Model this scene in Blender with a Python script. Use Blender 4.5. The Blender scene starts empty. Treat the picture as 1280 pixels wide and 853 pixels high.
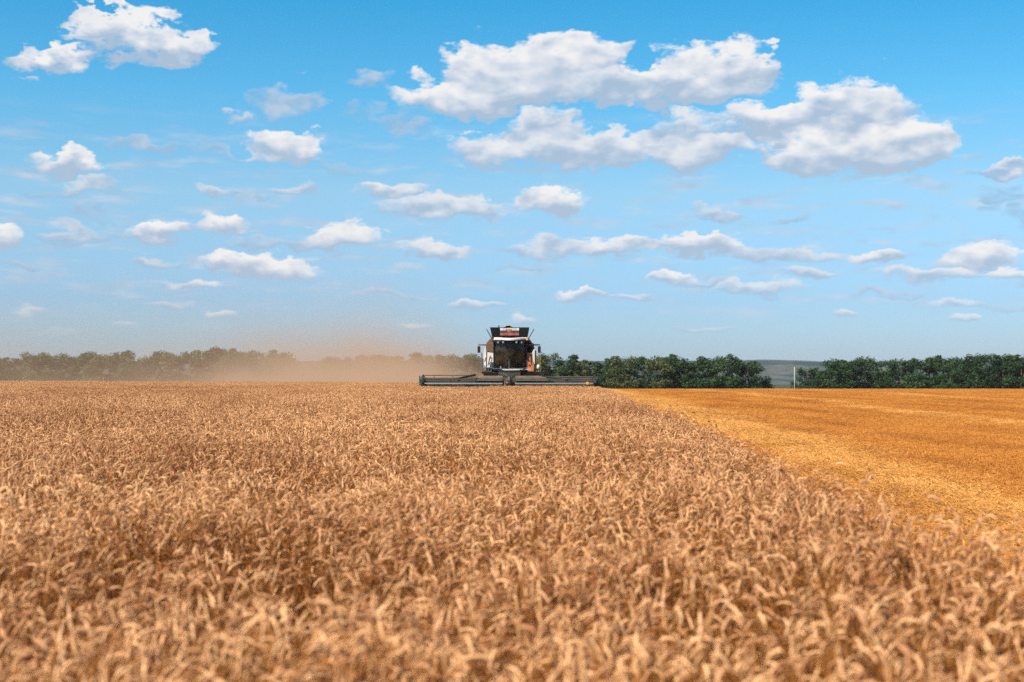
import bpy, math, random
import numpy as np
from mathutils import Vector, Matrix, Euler

R = math.radians
rng = np.random.default_rng(7)
random.seed(7)
scene = bpy.context.scene
col = scene.collection

# ------------------------------------------------------------------ camera, sun, sky, exposure
EYE = 1.8
F_PX = 1280 * 50 / 36.0            # focal length in photo pixels (photo 1280 wide)
HORIZON = 465.0                    # photo row of the true horizon

cam = bpy.data.cameras.new('camera')
cam.lens = 50
cam.sensor_width = 36
cam.clip_start = 0.1
cam.clip_end = 20000
cam.dof.use_dof = True
cam.dof.focus_distance = 40
cam.dof.aperture_fstop = 2.2
cam_ob = bpy.data.objects.new('camera', cam)
col.objects.link(cam_ob)
cam_ob.location = (0, 0, EYE)
cam_ob.rotation_euler = (R(90) + math.atan((HORIZON - 426.5) / F_PX), 0, 0)
scene.camera = cam_ob

SUN_DIR = Vector((-0.51, -0.43, 0.75)).normalized()
SUN_EL = math.asin(SUN_DIR.z)
SUN_ROT = math.atan2(SUN_DIR.x, SUN_DIR.y)
sun = bpy.data.lights.new('sun', 'SUN')
sun.energy = 5.0
sun.angle = R(0.53)
sun.color = (1.0, 0.90, 0.75)
sun_ob = bpy.data.objects.new('sun', sun)
col.objects.link(sun_ob)
sun_ob.location = (-40, -30, 60)
sun_ob.rotation_euler = SUN_DIR.to_track_quat('Z', 'Y').to_euler()

scene.render.engine = 'CYCLES'
cy = scene.cycles
cy.use_denoising = False
cy.use_adaptive_sampling = True
cy.adaptive_threshold = 0.012
cy.max_bounces = 7
cy.diffuse_bounces = 3
cy.glossy_bounces = 3
cy.transmission_bounces = 4
cy.transparent_max_bounces = 10
cy.volume_bounces = 1
cy.volume_max_steps = 96
cy.sample_clamp_indirect = 6
cy.caustics_reflective = False
cy.caustics_refractive = False
scene.view_settings.view_transform = 'Standard'
scene.view_settings.look = 'None'
scene.view_settings.gamma = 1
scene.view_settings.exposure = 0.87
scene.view_settings.use_curve_mapping = False

world = bpy.data.worlds.new('World')
scene.world = world
world.use_nodes = True
SKY_STRENGTH = 0.08

def build_sky():
    nt = world.node_tree
    nt.nodes.clear()
    N, L = nt.nodes.new, nt.links.new

    def setin(node, i, v):
        if isinstance(v, bpy.types.NodeSocket):
            L(v, node.inputs[i])
        else:
            node.inputs[i].default_value = v

    def math_(op, a, b=0.0, c=0.0, clamp=False):
        n = N('ShaderNodeMath'); n.operation = op; n.use_clamp = clamp
        setin(n, 0, a); setin(n, 1, b); setin(n, 2, c)
        return n.outputs[0]

    def vmath(op, a, b=(0, 0, 0), c=(0, 0, 0)):
        n = N('ShaderNodeVectorMath'); n.operation = op
        setin(n, 0, a); setin(n, 1, b)
        if op == 'MULTIPLY_ADD':
            setin(n, 2, c)
        return n.outputs['Value' if op in ('DOT_PRODUCT', 'LENGTH') else 'Vector']

    def ramp(fac, stops):
        n = N('ShaderNodeValToRGB'); L(fac, n.inputs[0])
        e = n.color_ramp.elements
        while len(e) < len(stops): e.new(0.5)
        for el, (p, c) in zip(e, stops):
            el.position = p; el.color = (*c, 1)
        return n.outputs[0]

    def mixc(fac, a, b, blend='MIX'):
        n = N('ShaderNodeMix'); n.data_type = 'RGBA'; n.blend_type = blend
        setin(n, 0, fac)
        for i, v in ((6, a), (7, b)):
            if isinstance(v, bpy.types.NodeSocket): L(v, n.inputs[i])
            else: n.inputs[i].default_value = (*v, 1)
        return n.outputs[2]

    def smooth(v, a, b):
        n = N('ShaderNodeMapRange'); n.interpolation_type = 'SMOOTHSTEP'
        setin(n, 0, v); n.inputs[1].default_value = a; n.inputs[2].default_value = b
        return n.outputs[0]

    tc = N('ShaderNodeTexCoord')
    d = tc.outputs['Generated']
    sep = N('ShaderNodeSeparateXYZ'); L(d, sep.inputs[0])
    x, y, z = sep.outputs
    sky = N('ShaderNodeTexSky'); sky.sky_type = 'NISHITA'; sky.sun_disc = False
    sky.sun_elevation = SUN_EL; sky.sun_rotation = SUN_ROT
    sky.altitude = 200; sky.air_density = 1.0; sky.dust_density = 0.6; sky.ozone_density = 1.6
    # the clear air's colour by elevation: paler near the ground, a deep cyan blue higher up
    tint = ramp(math_('MULTIPLY', z, 2.0, clamp=True),
                [(0.0, SKY_T[0]), (0.10, SKY_T[1]), (0.25, SKY_T[2]), (0.38, SKY_T[3]), (0.52, SKY_T[4]), (1.0, (0.30, 0.50, 0.75))])
    clear = mixc(1.0, sky.outputs[0], tint, 'MULTIPLY')

    # away from the view: plain sky with a few soft clouds on a flat layer
    zc = math_('ADD', math_('MAXIMUM', z, 0.0), 0.12)
    comb = N('ShaderNodeCombineXYZ')
    L(math_('DIVIDE', x, zc), comb.inputs[0]); L(math_('DIVIDE', y, zc), comb.inputs[1])
    n0 = N('ShaderNodeTexNoise'); n0.inputs['Scale'].default_value = 1.3; n0.inputs['Detail'].default_value = 4
    L(comb.outputs[0], n0.inputs['Vector'])
    cov = math_('MULTIPLY', smooth(n0.outputs[0], 0.56, 0.70), smooth(z, 0.0, 0.08))
    other = mixc(cov, clear, (5.0, 5.2, 5.6))
    bg0 = N('ShaderNodeBackground'); L(other, bg0.inputs[0]); bg0.inputs[1].default_value = SKY_STRENGTH

    # the fair-weather cumulus ahead: angular position u (azimuth) and v (elevation), radians
    u = math_('ARCTAN2', x, y)
    v = math_('ARCSINE', z)
    cu = N('ShaderNodeCombineXYZ'); L(u, cu.inputs[0]); L(v, cu.inputs[1])
    P0 = cu.outputs[0]
    # finer cloud texture towards the horizon, where the clouds are farther off
    sv = math_('ADD', v, 0.05)
    wn = N('ShaderNodeTexNoise'); wn.inputs['Scale'].default_value = 34; wn.inputs['Detail'].default_value = 5; wn.inputs['Roughness'].default_value = 0.55
    Pn = vmath('MULTIPLY', P0, (1.0, 1.7, 1.0)); L(Pn, wn.inputs['Vector'])
    warp = vmath('SUBTRACT', wn.outputs['Color'], (0.5, 0.5, 0.5))
    wamp = math_('MULTIPLY', sv, 0.22)
    wv = N('ShaderNodeVectorMath'); wv.operation = 'SCALE'; L(warp, wv.inputs[0]); L(wamp, wv.inputs['Scale'])
    P = vmath('ADD', P0, wv.outputs[0])
    aw, ay, ab, amax = 0.0, 0.0, 0.0, 0.0
    for (cx, cyy, rx, ry, b, s) in CLOUDS:
        cu_ = math.atan((cx - 640) / F_PX)
        dirv = Vector(((cx - 640) / F_PX, 1, (HORIZON - cyy) / F_PX)).normalized()
        cv_ = math.asin(dirv.z)
        sx, sy = F_PX / rx, F_PX / ry
        q = vmath('MULTIPLY_ADD', P, (sx, sy, 0), (-cu_ * sx, -cv_ * sy, 0))
        r2 = vmath('DOT_PRODUCT', q, q)
        w = math_('SUBTRACT', 1.0, r2, clamp=True)
        if s != 1.0: w = math_('MULTIPLY', w, s)
        qy = vmath('DOT_PRODUCT', q, (0, 1, 0))
        w2 = math_('MULTIPLY', w, w)
        ay = math_('MULTIPLY_ADD', w2, qy, ay)
        ab = math_('MULTIPLY_ADD', w2, b, ab)
        aw = math_('ADD', w2, aw)
        amax = math_('ADD', amax, w)
    den = math_('ADD', aw, 0.01)
    vy = math_('DIVIDE', ay, den)            # -1 at a cloud's base, +1 at its crown
    br = math_('DIVIDE', math_('ADD', ab, 0.0062), den)
    na = N('ShaderNodeTexNoise'); na.inputs['Scale'].default_value = 46; na.inputs['Detail'].default_value = 7; na.inputs['Roughness'].default_value = 0.58
    L(Pn, na.inputs['Vector'])
    def billow(vec):
        b_ = N('ShaderNodeTexNoise'); b_.inputs['Scale'].default_value = 42; b_.inputs['Detail'].default_value = 2.5; b_.inputs['Roughness'].default_value = 0.5
        L(vec, b_.inputs['Vector']); return b_.outputs[0]
    nb0 = billow(Pn); nb1 = billow(vmath('ADD', Pn, (-0.004, 0.010, 0)))
    ns = N('ShaderNodeTexNoise'); ns.inputs['Scale'].default_value = 20; ns.inputs['Detail'].default_value = 6; ns.inputs['Roughness'].default_value = 0.6
    L(vmath('MULTIPLY', P0, (1.0, 5.5, 1.0)), ns.inputs['Vector'])
    nf = N('ShaderNodeTexNoise'); nf.inputs['Scale'].default_value = 120; nf.inputs['Detail'].default_value = 5; nf.inputs['Roughness'].default_value = 0.6
    L(Pn, nf.inputs['Vector'])
    nn = math_('ADD', math_('MULTIPLY', math_('SUBTRACT', na.outputs[0], 0.5), 1.05), math_('MULTIPLY', math_('SUBTRACT', nf.outputs[0], 0.5), 0.75))
    dens = math_('ADD', math_('MINIMUM', amax, 1.0), nn)
    gate = smooth(amax, 0.12, 0.36)
    # crisp crowns, soft ragged bases
    edge = math_('MAXIMUM', math_('MULTIPLY_ADD', vy, -0.10, math_('MULTIPLY_ADD', br, -0.32, 0.88)), 0.34)
    alpha = math_('MULTIPLY', smooth(math_('DIVIDE', math_('SUBTRACT', dens, 0.14), edge), 0.0, 1.0), gate)
    alpha = math_('MULTIPLY', alpha, math_('MULTIPLY_ADD', br, 0.33, 0.65))
    # faint ragged scraps between the clouds
    scr = math_('MULTIPLY', math_('MULTIPLY', smooth(ns.outputs[0], 0.46, 0.72), 0.75), math_('MULTIPLY', smooth(v, 0.02, 0.05), math_('SUBTRACT', 1.0, smooth(v, 0.12, 0.20))))
    alpha = math_('MAXIMUM', alpha, scr)
    alpha = math_('MULTIPLY', alpha, math_('ADD', 0.50, math_('MULTIPLY', smooth(v, 0.02, 0.08), 0.47)))
    bump = math_('SUBTRACT', nb0, nb1)
    sh = math_('ADD', math_('ADD', math_('MULTIPLY', vy, 1.05), math_('MULTIPLY', bump, 1.5)), 0.46, clamp=True)  # sunlight and shade painted into the cloud colour: bright crowns, grey bases, billow relief
    lit = ramp(sh, [(0.0, (2.9, 3.7, 4.7)), (0.34, (4.0, 4.5, 5.25)), (0.66, (5.3, 5.45, 5.8)), (1.0, (6.4, 6.25, 6.1))])
    lit = mixc(br, (2.3, 3.2, 4.4), lit)
    cloudy = mixc(alpha, clear, lit)
    bg1 = N('ShaderNodeBackground'); L(cloudy, bg1.inputs[0]); bg1.inputs[1].default_value = SKY_STRENGTH
    m = math_('MULTIPLY', math_('MULTIPLY', math_('GREATER_THAN', v, 0.0), math_('LESS_THAN', v, 0.34)),
              math_('LESS_THAN', math_('ABSOLUTE', u), 0.62))
    mx = N('ShaderNodeMixShader'); L(m, mx.inputs[0]); L(bg0.outputs[0], mx.inputs[1]); L(bg1.outputs[0], mx.inputs[2])
    out = N('ShaderNodeOutputWorld'); L(mx.outputs[0], out.inputs[0])

SKY_T = [(0.47, 0.62, 0.95), (0.46, 0.66, 0.97), (0.65, 0.88, 0.98), (0.36, 0.92, 1.08), (0.165, 0.86, 1.08)]
CLOUDS = [  # photo px: centre x, y, radius x, y, whiteness, strength
    # upper left
    (170, 45, 90, 34, 1, 1), (62, 66, 58, 19, 1, .9), (228, 58, 52, 24, .9, 1), (118, 28, 42, 19, .9, 1),
    # upper middle bank
    (575, 118, 100, 34, 1, 1), (600, 82, 55, 36, 1, 1), (712, 75, 90, 42, 1, 1), (660, 105, 90, 38, 1, 1), (745, 112, 70, 26, .8, .9),
    (895, 85, 95, 42, 1, 1), (830, 108, 120, 32, 1, 1), (960, 80, 40, 18, .9, .8),
    # second bank
    (640, 190, 110, 28, .9, .9), (680, 160, 60, 26, .9, .8), (760, 185, 100, 30, .9, .9), (880, 188, 80, 28, .9, 1), (850, 158, 60, 24, .8, .8),
    # right bank
    (1062, 132, 95, 42, 1, 1), (965, 148, 75, 30, 1, 1), (1075, 184, 135, 38, 1, 1), (1150, 168, 55, 34, 1, 1), (1000, 200, 60, 22, .9, 1),
    # scattered
    (357, 186, 55, 28, 1, 1), (298, 150, 26, 11, .7, .8), (355, 125, 55, 22, .45, .75), (85, 203, 52, 18, 1, 1), (112, 233, 50, 15, .6, .9),
    (178, 181, 60, 11, .35, .8), (273, 242, 38, 10, .6, .9), (362, 238, 38, 10, .6, .85), (205, 286, 54, 17, 1, 1), (277, 282, 32, 19, 1, 1),
    (92, 290, 56, 11, .5, .85), (430, 298, 66, 22, .95, 1), (345, 308, 90, 11, .4, .75), (548, 312, 58, 14, .85, .95), (340, 335, 78, 17, 1, 1),
    (277, 326, 34, 12, 1, 1), (195, 328, 38, 9, .6, .85), (240, 355, 50, 9, .85, .9), (486, 238, 60, 16, .85, 1), (560, 262, 120, 17, .8, .95),
    (690, 254, 48, 22, 1, 1), (2, 296, 28, 20, 1, 1), (25, 332, 32, 7, .3, .8), (60, 240, 40, 7, .2, .7),
    (898, 271, 52, 11, .6, .95), (990, 275, 40, 7, .25, .8), (690, 311, 80, 14, .7, .85), (775, 306, 62, 16, .9, .95), (862, 304, 58, 15, .9, .95), (890, 305, 60, 17, .95, .95), (985, 318, 95, 15, .7, .9),
    (1097, 320, 42, 13, .9, 1), (1228, 323, 66, 16, .95, 1), (1160, 343, 80, 12, .8, .95), (1266, 342, 36, 10, .9, 1), (838, 350, 36, 12, 1, 1),
    (878, 355, 40, 7, .5, .9), (725, 367, 38, 9, 1, 1), (790, 370, 42, 7, .7, .9), (948, 362, 70, 12, .8, .95), (1015, 343, 46, 9, .7, .9),
    (1256, 211, 30, 11, .8, 1), (1240, 216, 40, 8, .0, .8), (1258, 242, 34, 12, .0, .8), (1278, 270, 18, 20, .0, .8), (1240, 262, 18, 8, 0, .8),
    (1195, 378, 40, 8, .8, .95), (1255, 384, 40, 6, .3, .9), (1055, 393, 20, 7, .9, 1), (1205, 400, 22, 7, .9, 1), (275, 395, 24, 8, .9, 1),
    (36, 390, 26, 8, .7, .9), (598, 379, 44, 9, .85, 1), (520, 409, 26, 8, .8, .95), (655, 401, 22, 10, .9, 1), (155, 408, 26, 6, .6, .8),
    (462, 97, 38, 15, .45, .7), (470, 145, 70, 12, .3, .6), (520, 160, 50, 12, .3, .6), (30, 95, 16, 8, .5, .8), 
    (480, 368, 60, 6, .5, .7), (880, 410, 60, 6, .6, .7), (1110, 365, 50, 6, .4, .7), (640, 338, 40, 5, .3, .7), (100, 268, 40, 6, .2, .7), (70, 415, 50, 6, .6, .6),
    (420, 205, 50, 8, .3, .6), (270, 190, 60, 10, .35, .6), (1100, 290, 30, 5, .3, .5), (205, 380, 50, 6, .6, .7), (330, 250, 16, 5, .3, .6),
]
build_sky()

# ------------------------------------------------------------------ helpers
def tag(o, label=None, cat=None, group=None, kind=None):
    if label: o['label'] = label
    if cat: o['category'] = cat
    if group: o['group'] = group
    if kind: o['kind'] = kind
    return o

class MB:
    """collects faces and links them as ONE mesh object"""
    def __init__(self):
        self.v, self.f, self.m = [], [], []
    def add(self, vs, fs, mat=0):
        o = len(self.v)
        self.v += [tuple(p) for p in vs]
        self.f += [tuple(i + o for i in q) for q in fs]
        self.m += [mat] * len(fs)
        return self
    def box(self, c, s, mat=0, rot=None):
        x, y, z = s[0] / 2, s[1] / 2, s[2] / 2
        vs = [Vector((a, b, d)) for d in (-z, z) for a, b in ((-x, -y), (x, -y), (x, y), (-x, y))]
        if rot:
            m = Euler(rot).to_matrix(); vs = [m @ p for p in vs]
        vs = [p + Vector(c) for p in vs]
        return self.add(vs, [(3, 2, 1, 0), (4, 5, 6, 7), (0, 1, 5, 4), (1, 2, 6, 5), (2, 3, 7, 6), (3, 0, 4, 7)], mat)
    def hexa(self, lo, hi, mat=0):
        """lo, hi: four points each, same winding seen from above"""
        return self.add(list(lo) + list(hi), [(3, 2, 1, 0), (4, 5, 6, 7), (0, 1, 5, 4), (1, 2, 6, 5), (2, 3, 7, 6), (3, 0, 4, 7)], mat)
    def tube(self, pts, r, n=8, mat=0):
        pts = [Vector(p) for p in pts]
        rs = r if isinstance(r, (list, tuple)) else [r] * len(pts)
        rings = []
        for i, p in enumerate(pts):
            t = (pts[min(i + 1, len(pts) - 1)] - pts[max(i - 1, 0)]).normalized()
            a = t.cross(Vector((0, 0, 1)) if abs(t.z) < 0.9 else Vector((1, 0, 0))).normalized()
            b = t.cross(a)
            rings.append([p + (a * math.cos(2 * math.pi * k / n) + b * math.sin(2 * math.pi * k / n)) * rs[i] for k in range(n)])
        vs = [p for g in rings for p in g]
        fs = [(i * n + k, i * n + (k + 1) % n, (i + 1) * n + (k + 1) % n, (i + 1) * n + k) for i in range(len(pts) - 1) for k in range(n)]
        fs += [tuple(range(n - 1, -1, -1)), tuple(range((len(pts) - 1) * n, len(pts) * n))]
        return self.add(vs, fs, mat)
    def prism(self, poly, axis, a, b, mat=0):
        """poly of (p, q) extruded along axis from a to b; axis x: (y,z), y: (x,z), z: (x,y)"""
        def P(p, q, t):
            return {'x': (t, p, q), 'y': (p, t, q), 'z': (p, q, t)}[axis]
        n = len(poly)
        vs = [P(p, q, a) for p, q in poly] + [P(p, q, b) for p, q in poly]
        fs = [tuple(range(n)), tuple(range(2 * n - 1, n - 1, -1))] + [(i, i + n, (i + 1) % n + n, (i + 1) % n) for i in range(n)]
        return self.add(vs, fs, mat)
    def lathe(self, prof, c, axis='x', n=32, mat=0):
        """prof of (offset along axis, radius)"""
        vs = []
        for t, r in prof:
            for k in range(n):
                a = 2 * math.pi * k / n
                p, q = r * math.cos(a), r * math.sin(a)
                vs.append(Vector(c) + Vector({'x': (t, p, q), 'y': (p, t, q), 'z': (p, q, t)}[axis]))
        m = len(prof)
        fs = [(i * n + k, i * n + (k + 1) % n, (i + 1) * n + (k + 1) % n, (i + 1) * n + k) for i in range(m - 1) for k in range(n)]
        fs += [tuple(range(n - 1, -1, -1)), tuple(range((m - 1) * n, m * n))]
        return self.add(vs, fs, mat)
    def build(self, name, mats, parent=None, smooth=False, bevel=0):
        me = bpy.data.meshes.new(name)
        me.from_pydata(self.v, [], self.f)
        mats = mats if isinstance(mats, (list, tuple)) else [mats]
        for m in mats: me.materials.append(m)
        me.polygons.foreach_set('material_index', self.m)
        if smooth: me.polygons.foreach_set('use_smooth', [True] * len(self.f))
        me.validate(); me.update()
        import bmesh
        bm = bmesh.new(); bm.from_mesh(me); bmesh.ops.recalc_face_normals(bm, faces=bm.faces); bm.to_mesh(me); bm.free()
        o = bpy.data.objects.new(name, me)
        col.objects.link(o)
        o.parent = parent
        if bevel:
            b = o.modifiers.new('bevel', 'BEVEL'); b.width = bevel; b.segments = 2; b.limit_method = 'ANGLE'
        return o

def mesh_np(name, v, f, mats, midx=None, smooth=False):
    me = bpy.data.meshes.new(name)
    me.from_pydata(np.asarray(v).tolist(), [], [tuple(q) for q in f])
    for m in (mats if isinstance(mats, (list, tuple)) else [mats]): me.materials.append(m)
    if midx is not None: me.polygons.foreach_set('material_index', np.asarray(midx, dtype=np.int32))
    if smooth: me.polygons.foreach_set('use_smooth', np.ones(len(f), dtype=bool))
    me.update()
    return me

def empty(name, loc=(0, 0, 0), rz=0):
    o = bpy.data.objects.new(name, None); col.objects.link(o)
    o.location = loc; o.rotation_euler = (0, 0, rz); o.empty_display_size = 0.3
    return o

class Mat:
    def __init__(self, name):
        self.m = bpy.data.materials.new(name); self.m.use_nodes = True
        self.nt = self.m.node_tree; self.nt.nodes.clear()
        self.N, self.L = self.nt.nodes.new, self.nt.links.new
        self.out = self.N('ShaderNodeOutputMaterial')
    def val(self, s, v):
        if isinstance(v, bpy.types.NodeSocket): self.L(v, s)
        elif isinstance(v, tuple) and len(v) == 3 and s.type == 'RGBA': s.default_value = (*v, 1)
        else: s.default_value = v
    def noise(self, scale, detail=4, rough=0.55, coord='Object', vec=None, dist=0.0):
        n = self.N('ShaderNodeTexNoise')
        n.inputs['Scale'].default_value = scale; n.inputs['Detail'].default_value = detail
        n.inputs['Roughness'].default_value = rough; n.inputs['Distortion'].default_value = dist
        if vec is None:
            vec = self.N('ShaderNodeTexCoord').outputs[coord]
        self.L(vec, n.inputs['Vector'])
        return n.outputs[0]
    def pos(self):
        return self.N('ShaderNodeNewGeometry').outputs['Position']
    def scale(self, vec, s):
        n = self.N('ShaderNodeVectorMath'); n.operation = 'MULTIPLY'; self.L(vec, n.inputs[0]); n.inputs[1].default_value = s
        return n.outputs[0]
    def math(self, op, a, b=0.0, c=0.0, clamp=False):
        n = self.N('ShaderNodeMath'); n.operation = op; n.use_clamp = clamp
        self.val(n.inputs[0], a); self.val(n.inputs[1], b); self.val(n.inputs[2], c)
        return n.outputs[0]
    def mapr(self, v, a, b, c=0.0, d=1.0):
        n = self.N('ShaderNodeMapRange'); n.interpolation_type = 'SMOOTHSTEP'
        self.val(n.inputs[0], v)
        for i, t in zip((1, 2, 3, 4), (a, b, c, d)): n.inputs[i].default_value = t
        return n.outputs[0]
    def mix(self, f, a, b, blend='MIX'):
        n = self.N('ShaderNodeMix'); n.data_type = 'RGBA'; n.blend_type = blend
        self.val(n.inputs[0], f); self.val(n.inputs[6], a); self.val(n.inputs[7], b)
        return n.outputs[2]
    def principled(self, base, rough=0.6, metal=0.0, spec=0.5, **k):
        p = self.N('ShaderNodeBsdfPrincipled')
        self.val(p.inputs['Base Color'], base); self.val(p.inputs['Roughness'], rough); p.inputs['Metallic'].default_value = metal
        p.inputs['Specular IOR Level'].default_value = spec
        for kk, v in k.items(): self.val(p.inputs[kk.replace('_', ' ')], v)
        return p
    def bump(self, p, h, strength=0.3, dist=0.05):
        b = self.N('ShaderNodeBump'); b.inputs['Strength'].default_value = strength; b.inputs['Distance'].default_value = dist
        self.L(h, b.inputs['Height']); self.L(b.outputs[0], p.inputs['Normal'])
    def finish(self, sh):
        self.L(sh.outputs[0] if hasattr(sh, 'outputs') else sh, self.out.inputs[0])
        return self.m

def painted(name, base, dust=0.35, rough=0.45, metal=0.0, dustcol=(0.30, 0.20, 0.12), scale=1.6):
    """machine paint under uneven field dust"""
    M = Mat(name)
    a = M.noise(scale, 5, 0.6)
    b = M.noise(scale * 9, 4, 0.6)
    f = M.math('MULTIPLY', M.mapr(M.math('ADD', a, M.math('MULTIPLY', b, 0.5)), 0.50, 1.02), dust * 1.7, clamp=True)
    c = M.mix(f, base, dustcol)
    r = M.math('ADD', M.math('MULTIPLY', f, 0.4), rough, clamp=True)
    p = M.principled(c, r, metal, spec=0.3)
    M.bump(p, b, 0.08, 0.02)
    return M.finish(p)

# ------------------------------------------------------------------ terrain
def ground_z(x, y):
    x = np.asarray(x, dtype=float); y = np.asarray(y, dtype=float)
    t = np.clip(y - 80, 0, None)
    z = np.where(t < 420, -t * t / 20740.0, -(420 ** 2) / 20740.0 - (t - 420) * 0.012)
    z = np.maximum(z, -13)
    s = np.clip((y - 60) / 100, 0, 1); s = s * s * (3 - 2 * s)
    z = z + 0.003 * np.clip(-x, 0, 60) * s * np.clip((400 - y) / 150, 0, 1)
    return z
gz = lambda x, y: float(ground_z(x, y))

EDGE0, EDGEK = 2.40, 0.0347          # right-hand edge of the uncut wheat: x = EDGE0 + EDGEK * y
edge_x = lambda y: EDGE0 + EDGEK * np.asarray(y)
HEADER_Y = 97.0

def build_ground():
    M = Mat('field_soil')
    p = M.pos()
    sep = M.N('ShaderNodeSeparateXYZ'); M.L(p, sep.inputs[0])
    X, Y = sep.outputs[0], sep.outputs[1]
    n1 = M.noise(0.05, 4, 0.6, vec=M.scale(p, (1.0, 0.35, 1)))
    n2 = M.noise(2.2, 6, 0.65, vec=p)
    n3 = M.noise(14, 5, 0.7, vec=M.scale(p, (1.0, 0.6, 1)))
    straw = M.mix(M.mapr(n2, 0.32, 0.68), (0.16, 0.058, 0.012), (0.44, 0.18, 0.03))
    straw = M.mix(M.mapr(n3, 0.40, 0.70), straw, (0.58, 0.28, 0.07))
    straw = M.mix(M.mapr(n1, 0.42, 0.66, 0, 0.55), straw, (0.22, 0.085, 0.025))
    soil = M.mix(n2, (0.035, 0.020, 0.011), (0.085, 0.045, 0.022))
    t = M.math('SUBTRACT', X, M.math('MULTIPLY_ADD', Y, EDGEK, EDGE0))
    f = M.mapr(t, -0.5, 0.15)
    c = M.mix(f, soil, straw)
    meadow = M.mix(n1, (0.022, 0.040, 0.018), (0.05, 0.06, 0.028))
    c = M.mix(M.mapr(Y, 395, 430), c, meadow)
    b = M.principled(c, 0.95, spec=0.1)
    M.bump(b, M.math('ADD', n3, n2), 0.6, 0.06)
    mat = M.finish(b)
    ys = np.concatenate([np.arange(-60, 140, 1.6), np.arange(140, 520, 5), np.linspace(520, 9000, 60)])
    xs = np.concatenate([-np.geomspace(40, 6000, 36)[::-1], np.arange(-38, 40, 1.6), np.geomspace(40.5, 6000, 36)])
    XX, YY = np.meshgrid(xs, ys)
    Z = ground_z(XX, YY)
    small = 0.03 * np.sin(XX * 0.9 + 1.3 * np.sin(YY * 0.21)) * np.sin(YY * 0.37)
    Z = Z + np.where(YY < 140, small, 0)
    v = np.stack([XX, YY, Z], -1).reshape(-1, 3)
    nx, ny = len(xs), len(ys)
    i = np.arange(ny - 1)[:, None] * nx + np.arange(nx - 1)[None]
    f = np.stack([i, i + 1, i + 1 + nx, i + nx], -1).reshape(-1, 4)
    o = bpy.data.objects.new('ground', mesh_np('ground', v, f, mat, smooth=True)); col.objects.link(o)
    tag(o, 'gently rounded farm field with orange straw coloured soil', 'ground', kind='structure')

def build_hills():
    M = Mat('wooded_hillside')
    p = M.pos()
    a = M.noise(0.008, 5, 0.6, vec=M.scale(p, (1, 0.45, 1)))
    b = M.noise(0.03, 5, 0.65, vec=M.scale(p, (1, 0.5, 3)))
    c = M.mix(M.mapr(a, 0.42, 0.58), (0.018, 0.040, 0.043), (0.075, 0.085, 0.078))
    c = M.mix(M.mapr(b, 0.45, 0.65, 0, 0.7), c, (0.030, 0.048, 0.044))
    mat = M.finish(M.principled(c, 0.95, spec=0.1))
    ys = np.linspace(1500, 5200, 60); xs = np.linspace(-2600, 2600, 105)
    XX, YY = np.meshgrid(xs, ys)
    s = np.clip((YY - 1500) / 1300, 0, 1); s = s * s * (3 - 2 * s)
    top = 21.5 + 3.0 * np.exp(-((XX - 515) / 60) ** 2) + 2.0 * np.sin(XX / 420 + 0.6) * 0.3
    Z = -14 + s * (top + 14) + np.where(s > 0.05, rng.normal(0, 1.1, XX.shape), 0)
    Z += np.clip((YY - 4300) / 900, 0, 1) * -38
    v = np.stack([XX, YY, Z], -1).reshape(-1, 3)
    nx, ny = len(xs), len(ys)
    i = np.arange(ny - 1)[:, None] * nx + np.arange(nx - 1)[None]
    f = np.stack([i, i + 1, i + 1 + nx, i + nx], -1).reshape(-1, 4)
    o = bpy.data.objects.new('hills', mesh_np('hills', v, f, mat, smooth=True)); col.objects.link(o)
    tag(o, 'distant low grey green hill seen through the gap between the trees', 'hill', kind='structure')

build_ground()
build_hills()

# ------------------------------------------------------------------ scattering (wheat, stubble, straw)
def scatter(name, pts, rot, scl, idx, protos):
    me = bpy.data.meshes.new(name)
    n = len(pts)
    me.vertices.add(n)
    me.vertices.foreach_set('co', np.asarray(pts, dtype=np.float32).ravel())
    for an, ty, key, arr in (('rot', 'FLOAT_VECTOR', 'vector', rot), ('scl', 'FLOAT_VECTOR', 'vector', scl), ('idx', 'INT', 'value', idx)):
        at = me.attributes.new(an, ty, 'POINT')
        at.data.foreach_set(key, np.asarray(arr, dtype=np.int32 if ty == 'INT' else np.float32).ravel())
    o = bpy.data.objects.new(name, me); col.objects.link(o)
    ng = bpy.data.node_groups.new(name, 'GeometryNodeTree')
    ng.interface.new_socket('Geometry', in_out='INPUT', socket_type='NodeSocketGeometry')
    ng.interface.new_socket('Geometry', in_out='OUTPUT', socket_type='NodeSocketGeometry')
    N, L = ng.nodes.new, ng.links.new
    gi, go = N('NodeGroupInput'), N('NodeGroupOutput')
    join = N('GeometryNodeJoinGeometry')
    for ob in protos[::-1]:
        oi = N('GeometryNodeObjectInfo'); oi.inputs['Object'].default_value = ob; oi.inputs['As Instance'].default_value = True
        L(oi.outputs['Geometry'], join.inputs[0])
    ip = N('GeometryNodeInstanceOnPoints'); ip.inputs['Pick Instance'].default_value = True
    def attr(nm, ty):
        a = N('GeometryNodeInputNamedAttribute'); a.data_type = ty; a.inputs['Name'].default_value = nm
        return a.outputs[0]
    e2r = N('FunctionNodeEulerToRotation')
    L(attr('rot', 'FLOAT_VECTOR'), e2r.inputs[0])
    L(gi.outputs[0], ip.inputs['Points']); L(join.outputs[0], ip.inputs['Instance'])
    L(attr('idx', 'INT'), ip.inputs['Instance Index']); L(e2r.outputs[0], ip.inputs['Rotation']); L(attr('scl', 'FLOAT_VECTOR'), ip.inputs['Scale'])
    L(ip.outputs[0], go.inputs[0])
    md = o.modifiers.new('scatter', 'NODES'); md.node_group = ng
    return o

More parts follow.
